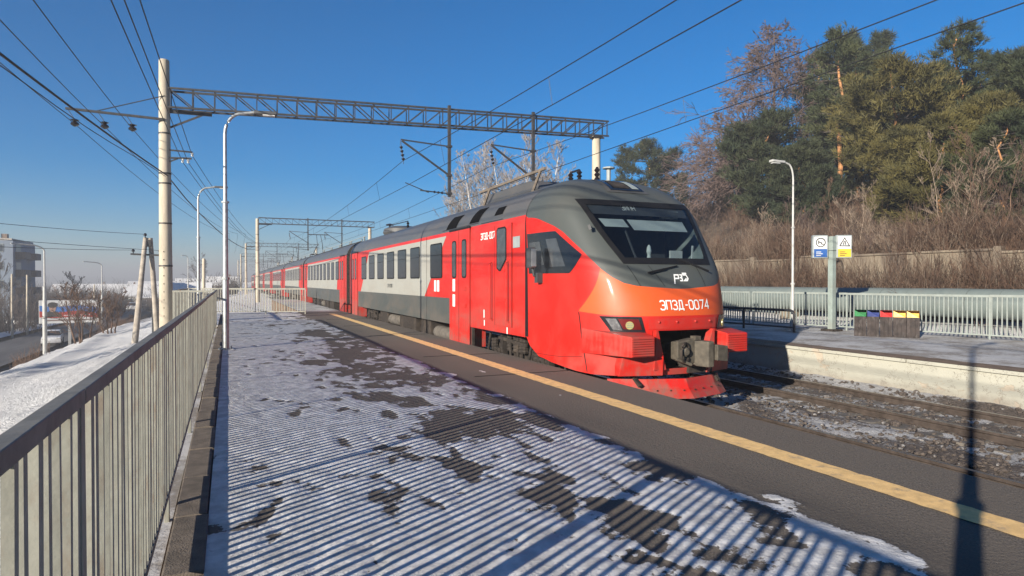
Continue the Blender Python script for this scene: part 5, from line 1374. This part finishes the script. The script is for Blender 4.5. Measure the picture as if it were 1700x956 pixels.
P('b', 1482, 41, 96, 'broad olive-yellow pine, the roundest crown on the hill', 12, 0, seed=12, wide=5.2, z_lo=.12, shape='round', nmat='needles_olive', dens=1.25)
P('a', 1591, 45, 38, 'tallest pine near the right edge, its orange trunk showing below', 15, 2.2, nmat='needles_green')
P('c', 1452, 56, 56, 'small dark pointed pine top rising behind the olive pine', 14, 0, seed=13, wide=2.4, z_lo=.2, shape='cone', nmat='needles_dark')
P('d', 1278, 41, 190, 'dense dark green spruce below the bare larch', 9, 0, seed=14, wide=4.4, z_lo=.03, shape='round', nmat='needles_dark', dens=1.5)
P('b', 1690, 46, 84, 'dark pine cut by the right edge of the picture', 12, 1.9, nmat='needles_dark')
P('a', 1352, 56, 84, 'blue-green pine behind the slim pine, left of it', 15, 4.0, nmat='needles_dark')
P('b', 1545, 50, 128, 'olive-green pine between the round pine and the tallest one', 12, 3.4, nmat='needles_green')
P('d', 1425, 47, 165, 'bushy green pine filling the gap beside the orange trunk', 9, 1.2, nmat='needles_green')
P('d', 1640, 42, 160, 'low bushy olive pine under the tallest one', 9, 2.4, nmat='needles_olive')
P('b', 1075, 46, 232, 'dark round pine above the roof lamp of the cab', 12, 1.0, nmat='needles_dark')
P('c', 1133, 43, 286, 'small dark pine right of the cab roof', 14, 1.0, nmat='needles_dark')
P('d', 1215, 52, 262, 'low dark pine at the foot of the larch, on its left', 9, 3.0, nmat='needles_dark')
P('d', 1562, 37, 196, 'low olive pine bough mass below the tallest pine, left of it', 9, 4.2, nmat='needles_olive')
P('d', 1665, 37, 190, 'low green pine near the right edge above the pale saplings', 9, 5.2, nmat='needles_green')
P('d', 1332, 40, 236, 'low dark pine just right of the dense spruce', 9, .6, nmat='needles_dark')
P('d', 1508, 39, 215, 'low olive pine hanging over the brush right of the signpost', 9, 2.0, nmat='needles_olive')
P('a', 1630, 50, 88, 'green pine right behind the tallest one', 15, 1.1, nmat='needles_green')
P('b', 1420, 50, 92, 'green pine filling the skyline left of the round olive one', 12, 2.7, nmat='needles_green')
P('c', 1412, 58, 52, 'dark pointed pine top beside the slim pine', 14, 2.0, nmat='needles_dark')
P('c', 1566, 56, 100, 'dark pointed pine top left of the tallest pine', 14, 3.1, nmat='needles_dark')
P('c', 1655, 56, 92, 'dark pointed pine top near the right edge', 14, 4.1, nmat='needles_dark')
P('b', 1760, 44, 70, 'big pine just beyond the right edge', 12, 5.0, nmat='needles_green')
def bare_tree(name, x, y, label, cat, seed, h, mats, trunk_r, levels, nbr, up, spread, z_lo=.25, droop=0.0, twig_r=.012, group=None, lean=0.0, stems=1, nch=3, conic=True, z0=None, wide=.42):
    rg = random.Random(seed); zb_ = float(zt(x, y)) - .15 if z0 is None else z0
    rt = thing(name, (x, y, zb_), label, cat, group)
    T = Twigs(); b = MB()
    for s_ in range(stems):
        a0 = rg.uniform(0, 6.28); ln = lean + (.16 if stems > 1 else 0)
        pts = [Vector((.12 * stems * math.cos(a0) * (stems > 1), .12 * stems * math.sin(a0) * (stems > 1), 0))]
        hh = h * (1 if s_ == 0 else rg.uniform(.72, .95))
        for i in range(1, 8): pts.append(pts[-1] + Vector((math.cos(a0) * ln * hh / 7 + rg.gauss(0, .04), math.sin(a0) * ln * hh / 7 + rg.gauss(0, .04), hh / 7)))
        b.path(pts, [trunk_r * (1 - i / 7.6) for i in range(8)], 8)
        for k in range(nbr):
            t = z_lo + (1 - z_lo) * (k + rg.random()) / nbr
            i = min(6, int(t * 7)); p = pts[i].lerp(pts[i + 1], t * 7 - i)
            a = rg.uniform(0, 6.28)
            L = h * wide * ((1 - t) ** .75 + .08) if conic else h * wide * (1.05 - .7 * t)
            branch(T, p, Vector((math.cos(a), math.sin(a), droop)), L * rg.uniform(.7, 1.1), trunk_r * .32 * (1.1 - t), levels, rg, up, spread, nch, .16, .55, twig_r)
    b.build('trunk', mats[0], rt, smooth=True, shift=False)
    v_, f_ = T.mesh(); np_mesh('crown', v_, f_, mats[1], rt)
    return rt
y, ht = hill_tree(1283, 47, 44)
bare_tree('larch_tree', 47, y, 'tall bare purple-brown larch, leftmost tall tree on the hill', 'tree', 5, ht, ('bark_larch', 'twig_larch'), .26, 3, 120, -.015, .75, .13, .06, .024, 'bare trees on the hill', wide=.36, nch=4)
y, ht = hill_tree(1195, 50, 185)
bare_tree('larch_tree', 50, y, 'shorter bare larch left of the tall larch', 'tree', 6, ht, ('bark_larch', 'twig_larch'), .18, 3, 84, -.015, .75, .10, .06, .024, 'bare trees on the hill', wide=.42, nch=4)
for u, X_, vt, sd_, lb in ((800, 31, 232, 21, 'frost-white birch left of the hanging post over the train'), (850, 33, 216, 22, 'tallest frost-white birch behind the train roof'), (895, 34, 232, 23, 'frost-white birch nearest the cab, right of the hanging post'), (765, 33, 292, 24, 'low frost-white birch at the left of the birch group')):
    y = col_y(u, X_); ht = height_at(vt, X_, y) - float(zt(X_, y))
    bare_tree('birch_tree', X_, y, lb, 'tree', sd_, ht, ('bark_birch', 'twig_frost'), .15, 3, 34, .10, .6, .22, .9, .026, 'frosted birches behind the train', stems=2, nch=3, wide=.26)
# saplings with pale stems on the slope and by the wall
for i, (u, X_, vt, lb) in enumerate(((1590, 28, 235, 'pale forked sapling leaning over the wall near the right edge'), (1640, 29, 225, 'tall pale sapling closest to the right edge'), (1460, 27.2, 385, 'small pale sapling just above the yellow bin'), (1490, 26.9, 372, 'pale sapling with upright stems right of the bins'), (1395, 30, 300, 'bare sapling directly behind the signpost'), (1342, 29, 330, 'bare grey sapling between lamp post and signpost'), (1425, 29, 305, 'bare sapling right of the warning sign'), (1560, 27, 372, 'thin sapling with snow on it beyond the railing'), (1672, 31, 250, 'spreading bare sapling at the right edge of the slope'), (1250, 30, 345, 'bare shrub between the cab nose and the lamp post'))):
    y = col_y(u, X_); ht = max(1.6, height_at(vt, X_, y) - float(zt(X_, y)))
    bare_tree('sapling', X_, y, lb, 'sapling', 60 + i, ht, (('twig_pale', 'twig_brown', 'twig_larch')[i % 3], ('twig_pale', 'twig_brown', 'twig_larch')[i % 3]), .018 + .003 * ht, 3, 9, .14, .5, .25, .8, .0065, 'bare saplings on the slope', stems=3, nch=3, conic=False, wide=.30)
# thicket: nobody could count these twigs
r_ = np.random.RandomState(9)
def thicket(name, N_, xf, yf, hmin, hmax, per, mat, label, seed, rad=.011, fan=.5, zoff=-.05):
    r_ = np.random.RandomState(seed)
    x = xf(r_, N_); y = yf(r_, N_, x); z = zt(x, y) + zoff
    nc = max(3, N_ // 13); cs = r_.randint(0, nc, N_); k0 = min(1.0, .35 + .02 * hmax)
    x = x[:nc][cs] + r_.normal(0, .42 + .1 * hmax, N_); y = y[:nc][cs] + r_.normal(0, .45 + .12 * hmax, N_); z = zt(x, y) + zoff
    h = r_.uniform(hmin, hmax, N_) * (0.55 + .9 * fbm(x * .3, y * .3, 3))
    A = []; Bp = []; R0 = []; R1 = []
    for k in range(per):
        a = r_.uniform(0, 2 * math.pi, N_); t = np.abs(r_.normal(0, fan, N_)); L = h * r_.uniform(.5, 1.1, N_)
        d = np.stack([np.cos(a) * t, np.sin(a) * t, np.ones(N_)], 1); d /= np.linalg.norm(d, axis=1, keepdims=True)
        p = np.stack([x + r_.normal(0, .10, N_), y + r_.normal(0, .10, N_), z], 1)
        q = p + d * (L * .55)[:, None]
        d2 = d + r_.normal(0, .28, (N_, 3)); d2[:, 2] += .1; d2 /= np.linalg.norm(d2, axis=1, keepdims=True); e = q + d2 * (L * .45)[:, None]
        A += [p, q]; Bp += [q, e]; R0 += [np.full(N_, rad), np.full(N_, rad * .75)]; R1 += [np.full(N_, rad * .75), np.full(N_, rad * .3)]
        for s_ in range(2):
            d3 = d + r_.normal(0, .55, (N_, 3)); d3 /= np.linalg.norm(d3, axis=1, keepdims=True); st_p = p + (e - p) * r_.uniform(.4, .85, N_)[:, None]
            A.append(st_p); Bp.append(st_p + d3 * (L * r_.uniform(.18, .34, N_))[:, None]); R0.append(np.full(N_, rad * .55)); R1.append(np.full(N_, rad * .25))
    V, Fq = sticks(np.concatenate(A), np.concatenate(Bp), np.concatenate(R0), np.concatenate(R1))
    return np_mesh(name, V, Fq, mat, kind='stuff', label=label, cat='brushwood')
yslope = lambda r, n, x: r.uniform(6, 16, n) + (x - 20) * r.uniform(-.1, 1.7, n)
thicket('brushwood', 3200, lambda r, n: r.uniform(26.4, 46, n), yslope, .4, 1.25, 6, 'twig_brown', 'dense leafless brown brushwood covering the hill slope', 1)
thicket('brushwood', 2300, lambda r, n: r.uniform(25.0, 26.6, n), lambda r, n, x: r.uniform(5, 45, n), 1.2, 2.9, 7, 'twig_brown', 'dry brown brushwood in front of the retaining wall', 2, .010, .35)
thicket('brushwood', 620, lambda r, n: r.uniform(24.6, 27.4, n), lambda r, n, x: r.uniform(6, 36, n), 1.0, 2.5, 5, 'twig_pale', 'pale dry stalks standing along the retaining wall', 3, .010, .3)
thicket('brushwood', 900, lambda r, n: r.uniform(26.4, 44, n), yslope, .5, 1.4, 6, 'twig_dark', 'dark bare undergrowth scattered over the hill slope', 14, .012)
thicket('brushwood', 420, lambda r, n: r.uniform(26.4, 42, n), yslope, .6, 1.5, 5, 'twig_pale', 'pale bare stems scattered over the hill slope', 15, .010)
thicket('brushwood', 1300, lambda r, n: r.uniform(40, 75, n), lambda r, n, x: r.uniform(10, 90, n), 1.0, 2.6, 6, 'twig_brown', 'brown undergrowth beneath the conifers on the hill', 4, .02)
thicket('brushwood', 700, lambda r, n: r.uniform(24, 60, n), lambda r, n, x: r.uniform(50, 120, n), 1.5, 4.5, 6, 'twig_brown', 'brown undergrowth on the hillside behind the train', 5, .02)
thicket('brushwood', 2400, lambda r, n: -r.uniform(23.5, 95, n), lambda r, n, x: r.uniform(85, 220, n), 3.0, 7.5, 6, 'twig_dark', 'dark leafless scrub beyond the road on the left', 6, .035)
thicket('brushwood', 1100, lambda r, n: r.uniform(-30, 2, n), lambda r, n, x: r.uniform(160, 380, n), 2.5, 6, 6, 'twig_dark', 'dark scrub in the distance beyond the railing', 7, .05)
thicket('brushwood', 120, lambda r, n: -r.uniform(11.6, 14.2, n), lambda r, n, x: r.uniform(40, 130, n), .5, 1.5, 5, 'twig_brown', 'brown weeds sticking out of the snow bank edge', 8, .012)
# bare bushes by the road
for i, (x_, y_, ht, lb) in enumerate(((-13.2, 34, 5.6, 'leafless bush at the left edge of the snow bank'), (-10.8, 61, 4.6, 'leafless bush in front of the poster board'), (-9.6, 66, 3.8, 'smaller leafless bush right of the poster board'), (-33, 125, 9.5, 'bare tree beside the apartment block'), (-26, 140, 8, 'bare tree behind the poster board'), (-7, 190, 11, 'round hazy tree in the distance right of the mast'), (-15.6, 42, 5.2, 'taller leafless bush at the left edge by the road'))):
    bare_tree('bare_bush', x_, y_, lb, 'bush', 80 + i, ht, ('twig_dark' if y_ > 70 else 'twig_brown', 'twig_dark' if y_ > 70 else 'twig_brown'), .05 + .006 * ht, 3, 12 if ht < 8 else 18, .10, .6, .08, .75, .014 if y_ < 70 else .03, 'leafless bushes on the left', stems=4 if ht < 8 else 1, conic=False, wide=.36)
# clumps of snow caught in the brush
for i, (u, X_, lb) in enumerate(((1462, 27.4, 'above the row of coloured bins'), (1575, 27.6, 'right of the bins, above the wall'), (1650, 27.5, 'closest to the right edge of the picture'), (1232, 27.6, 'between cab nose and slim lamp post'), (1345, 27.4, 'just left of the signpost boxes'))):
    y_ = col_y(u, X_); z_ = float(zt(X_, y_)) + .25 + .5 * (i % 3) / 2
    b = MB(); n = 9; rg = random.Random(i)
    for k in range(rg.choice((2, 3, 4))):
        c = (rg.gauss(0, .16), rg.gauss(0, .25), 0)
        b.lathe([(.01, -.05), (.16 * rg.uniform(.6, 1.2), -.02), (.13, .05), (.04, .08)], c, 8)
    o = b.build('snow_clump', 'snow', None, smooth=True, label='small clump of snow in the brushwood ' + lb, cat='snow', group='snow clumps in the brushwood'); o.location = (X_, y_, z_)

# ------------------------------------------------------------------ beyond the bank: poster board, cars, houses
BX, BY = -15.1, 79.0
ang_b = math.radians(14)
BB = thing('billboard', (BX, BY, -6.0), 'roadside poster board with a man in a dark cap over white, blue and red bands', 'billboard')
def bp(u_, n_, z_):
    u_ *= .84; z_ = max(-5.3, -.27 + (z_ + .55) * .865)
    return (BX + math.cos(ang_b) * u_ - math.sin(ang_b) * n_, BY + math.sin(ang_b) * u_ + math.cos(ang_b) * n_, z_)
W_, z0, z1 = 3.05, -3.30, -.55
def pbox(u0, u1, n0, n1, za, zb_):
    b = MB(); b.add([bp(u_, n_, z_) for z_ in (za, zb_) for n_ in (n0, n1) for u_ in (u0, u1)], [(0, 2, 3, 1), (4, 5, 7, 6), (0, 1, 5, 4), (2, 6, 7, 3), (0, 4, 6, 2), (1, 3, 7, 5)]); return b
pbox(-W_, W_, 0, .25, z0, z1).build('panel', 'poster_white', BB, bevel=.02)
pbox(-.14, .14, .02, .24, -6.0, z0 - .002).build('post', 'lamp_white', BB)
def band(f0, f1, name, mat, n_):
    us = np.linspace(-W_ + .03, W_ - .03, 20); MB().grid([[bp(u_, n_, f(u_)) for u_ in us] for f in (f0, f1)]).build(name, mat, BB)
wv = lambda u_: .16 * math.sin(u_ * 1.1 + .4) - .06 * u_
band(lambda u_: -1.95 + wv(u_), lambda u_: -1.28 + wv(u_), 'blue_band', 'poster_blue', -.010); band(lambda u_: -2.62 + wv(u_) * .6, lambda u_: -1.955 + wv(u_), 'red_band', 'poster_red', -.012)
def disc(cu, cz, ru, rz, n_, name, mat, a0=0, a1=2 * math.pi):
    b = MB(); b.add([bp(cu + ru * math.cos(t), n_, cz + rz * math.sin(t)) for t in np.linspace(a0, a1, 22)[:-1]], [tuple(range(21))]); return b.build(name, mat, BB)
disc(-1.75, -2.55, .78, .78, -.018, 'printed_shoulders', 'poster_dark', 0, math.pi + .05); disc(-1.72, -1.45, .36, .50, -.024, 'printed_face', 'poster_skin'); disc(-1.72, -1.12, .50, .34, -.030, 'printed_cap', 'poster_dark')
for k in range(4): pbox(1.7 - .1 * k, 2.8, -.012, -.008, -1.0 - .2 * k, -.92 - .2 * k).build('text_line', 'poster_text', BB)
pbox(-.6, 2.2, -.020, -.014, -2.42, -2.34).build('text_line', 'poster_white', BB); pbox(-2.6, 2.6, -.014, -.008, -3.02, -2.86).build('text_line', 'poster_text', BB)
def car(x, y, z_, rot, label, s_=1.0):
    rt = thing('parked_car', (x, y, z_), label, 'car', 'cars by the road'); rt.rotation_euler = (0, 0, rot); rt.scale = (s_,) * 3
    def sec(pts, w0, w1, name, mat):
        b = MB(); n = len(pts)
        zmin = min(p[1] for p in pts); zmax = max(p[1] for p in pts)
        wf = lambda z_: w0 + (w1 - w0) * (z_ - zmin) / (zmax - zmin)
        b.add([(-wf(z_), yy_, z_) for yy_, z_ in pts] + [(wf(z_), yy_, z_) for yy_, z_ in pts], [tuple(range(n))[::-1], tuple(range(n, 2 * n))] + [(k, (k + 1) % n, n + (k + 1) % n, n + k) for k in range(n)])
        return b.build(name, mat, rt, shift=False, bevel=.05, smooth=True)
    sec([(-2.15, .30), (-2.2, .62), (-2.1, .90), (-.95, 1.0), (1.5, 1.02), (2.08, .95), (2.12, .55), (2.05, .30)], .86, .80, 'body', 'car_white')
    sec([(-1.05, .98), (-.35, 1.44), (1.05, 1.46), (1.72, 1.0)], .78, .60, 'cabin', 'car_glass')
    sec([(-.42, 1.43), (-.30, 1.49), (1.0, 1.51), (1.15, 1.44)], .64, .60, 'roof', 'car_white')
    for sx in (-1, 1):
        for yy_ in (-1.35, 1.3):
            b = MB(); b.lathe([(.31, -.1), (.33, -.05), (.33, .05), (.31, .1)], (sx * .78, yy_, .33), 14, 'x'); w = b.build('wheel', 'tyre', rt, shift=False); b = MB(); b.lathe([(.18, -.11), (.18, .11)], (sx * .78, yy_, .33), 10, 'x'); b.build('rim', 'chrome', w, shift=False)
        b = MB(); b.box(sx * .62 - .14, sx * .62 + .14, 2.06, 2.13, .72, .86); b.build('tail_lamp', 'bin_red', rt, shift=False)
        b = MB(); b.box(sx * .62 - .15, sx * .62 + .15, -2.21, -2.12, .68, .80); b.build('headlight', 'lamp_white', rt, shift=False)
car(-17.0, 81, -4.98, math.radians(8), 'white hatchback car on the road below the poster board')
car(-29, 120, -5.35, math.radians(70), 'white car parked far off, left of the near street lamp')
car(-20.2, 168, -4.98, math.radians(5), 'small white car far down the road by the low roofs', 1.2)
def house(x, y, w, d, h, rise, wall, label, rot=0.0, roof='snow', ridge='x'):
    z_ = float(zt(x, y)) - .3
    rt = thing('house', (x, y, z_), label, 'house', 'low buildings in the distance'); rt.rotation_euler = (0, 0, rot)
    b = MB(); b.box(-w / 2, w / 2, -d / 2, d / 2, 0, h); b.prism([(-w / 2, -d / 2, h), (-w / 2, d / 2, h), (-w / 2, 0, h + rise)], (w, 0, 0)); wl = b.build('wall', wall, rt, shift=False)
    for sy in (-1, 1):
        b = MB(); e = .35; b.prism([(-w / 2 - e, sy * (d / 2 + e), h - e * rise / (d / 2) + .02), (-w / 2 - e, 0, h + rise + .03), (-w / 2 - e, 0, h + rise + .28), (-w / 2 - e, sy * (d / 2 + e), h + .22 - e * rise / (d / 2))], (w + 2 * e, 0, 0)); r = b.build('roof', roof, rt, shift=False)
    MB().box(w * .2, w * .2 + .5, .2, .7, h + rise * .4, h + rise + .9).build('chimney', 'wall_brown', r, shift=False)
    n = max(2, int(w / 3))
    for k in range(n):
        cx = -w / 2 + w * (k + .5) / n
        f_ = MB().box(cx - .6, cx + .6, -d / 2 - .06, -d / 2 - .01, h * .35, h * .35 + 1.4).build('window', 'sign_white', rt, shift=False)
        MB().box(cx - .5, cx + .5, -d / 2 - .08, -d / 2 - .05, h * .35 + .1, h * .35 + 1.3).build('pane', 'window_dim', f_, shift=False)
for a in ((-15.2, 190, 12, 8, 3.0, 1.6, 'wall_brown', 'brown shed with snowy roof left of the A-shaped pole'), (-19.5, 205, 13, 9, 3.2, 2.4, 'wall_pale', 'pale house with snowy roof just right of the second street lamp'), (-7.5, 150, 8, 7, 3.2, 1.8, 'wall_blue', 'blue-walled hut with snowy roof behind the A-shaped pole'), (-9.5, 235, 11, 8, 3.2, 2.2, 'wall_pale', 'pale house with the biggest snowy roof right of the mast', .2), (-1.5, 205, 8, 7, 3.0, 2.2, 'wall_brown', 'brown house with snowy roof seen through the end railing'), (-5.5, 280, 10, 8, 3.2, 2.2, 'wall_pale', 'pale farther house with snowy roof between the lamp posts', -.2), (-30, 230, 14, 9, 3.5, 2.6, 'wall_brown', 'brown house with snowy roof far behind the scrub'), (-44, 260, 20, 10, 4, 2.6, 'wall_pale', 'pale long house with snowy roof far left of the street lamps'), (-24, 300, 26, 12, 5, 2, 'wall_brown', 'large brown store building with snowy roof on the skyline'), (-12, 330, 20, 10, 4, 2.6, 'wall_blue', 'bluish house with snowy roof on the hazy skyline')):
    house(*a)
# panel block
KX, KY = -55.0, 128.0
BL = thing('apartment_block', (KX, KY, -6.4), 'bluish five-storey panel block at the left edge with dark balconies', 'building')
top = height_at(400, -40, 133)
kx1 = col_x(22, KY)
MB().box(kx1 - 40, kx1, KY, KY + 13, -6.4, top).build('wall', 'panel_blue', BL)
MB().box(kx1 - 40, kx1 - .2, KY + .2, KY + 12.8, top + .003, top + .35).build('parapet', 'wall_pale', BL)
for k in range(13):
    xk = kx1 - 3.1 * (k + 1)
    MB().box(xk - .05, xk + .05, KY - .035, KY - .003, -6.3, top - .05).build('panel_joint', 'window_dim', BL)
st = (top + 6.4) / 5
for k in range(12):
    for j in range(5):
        xk = kx1 - 3.1 * k - 1.9; zk = -6.4 + st * j + .35 * st
        w = MB().box(xk - .65, xk + .65, KY - .06, KY - .004, zk, zk + 1.35).build('window', 'sign_grey', BL); MB().box(xk - .55, xk + .55, KY - .08, KY - .055, zk + .1, zk + 1.25).build('pane', 'window_dim', w)
for j in range(1, 5):
    zk = -6.4 + st * j
    for yk in (KY + 1.2, KY + 7.6): MB().box(kx1 + .003, kx1 + 1.4, yk, yk + 3.2, zk, zk + 1.15).build('balcony', 'wall_brown', BL)
    MB().box(kx1 + .002, kx1 + .05, KY + 1.4, KY + 4.2, zk + 1.2, zk + 2.4).build('balcony_door', 'window_dim', BL)
MB().box(kx1 - 6, kx1 - 4.2, KY + 3, KY + 6, top + .36, top + 2.2).build('stair_tower', 'wall_brown', BL); MB().box(kx1 - 2.6, kx1 - 1.8, KY + 4, KY + 5, top + .36, top + 1.3).build('chimney', 'wall_brown', BL)

# ------------------------------------------------------------------ winter haze
s = NT('haze_air')
pv = s.n('ShaderNodeVolumePrincipled'); pv.inputs['Color'].default_value = (.54, .55, .58, 1); pv.inputs['Density'].default_value = .0018; pv.inputs['Anisotropy'].default_value = .1
for l in list(s.t.nodes['Material Output'].inputs['Surface'].links): s.t.links.remove(l)
s.t.links.new(pv.outputs[0], s.t.nodes['Material Output'].inputs['Volume'])
MB().box(-4300, 3700, -320, 5600, -14, 31).build('haze', 'haze_air', None, kind='stuff', label='thin grey winter haze over the town and railway', cat='haze')
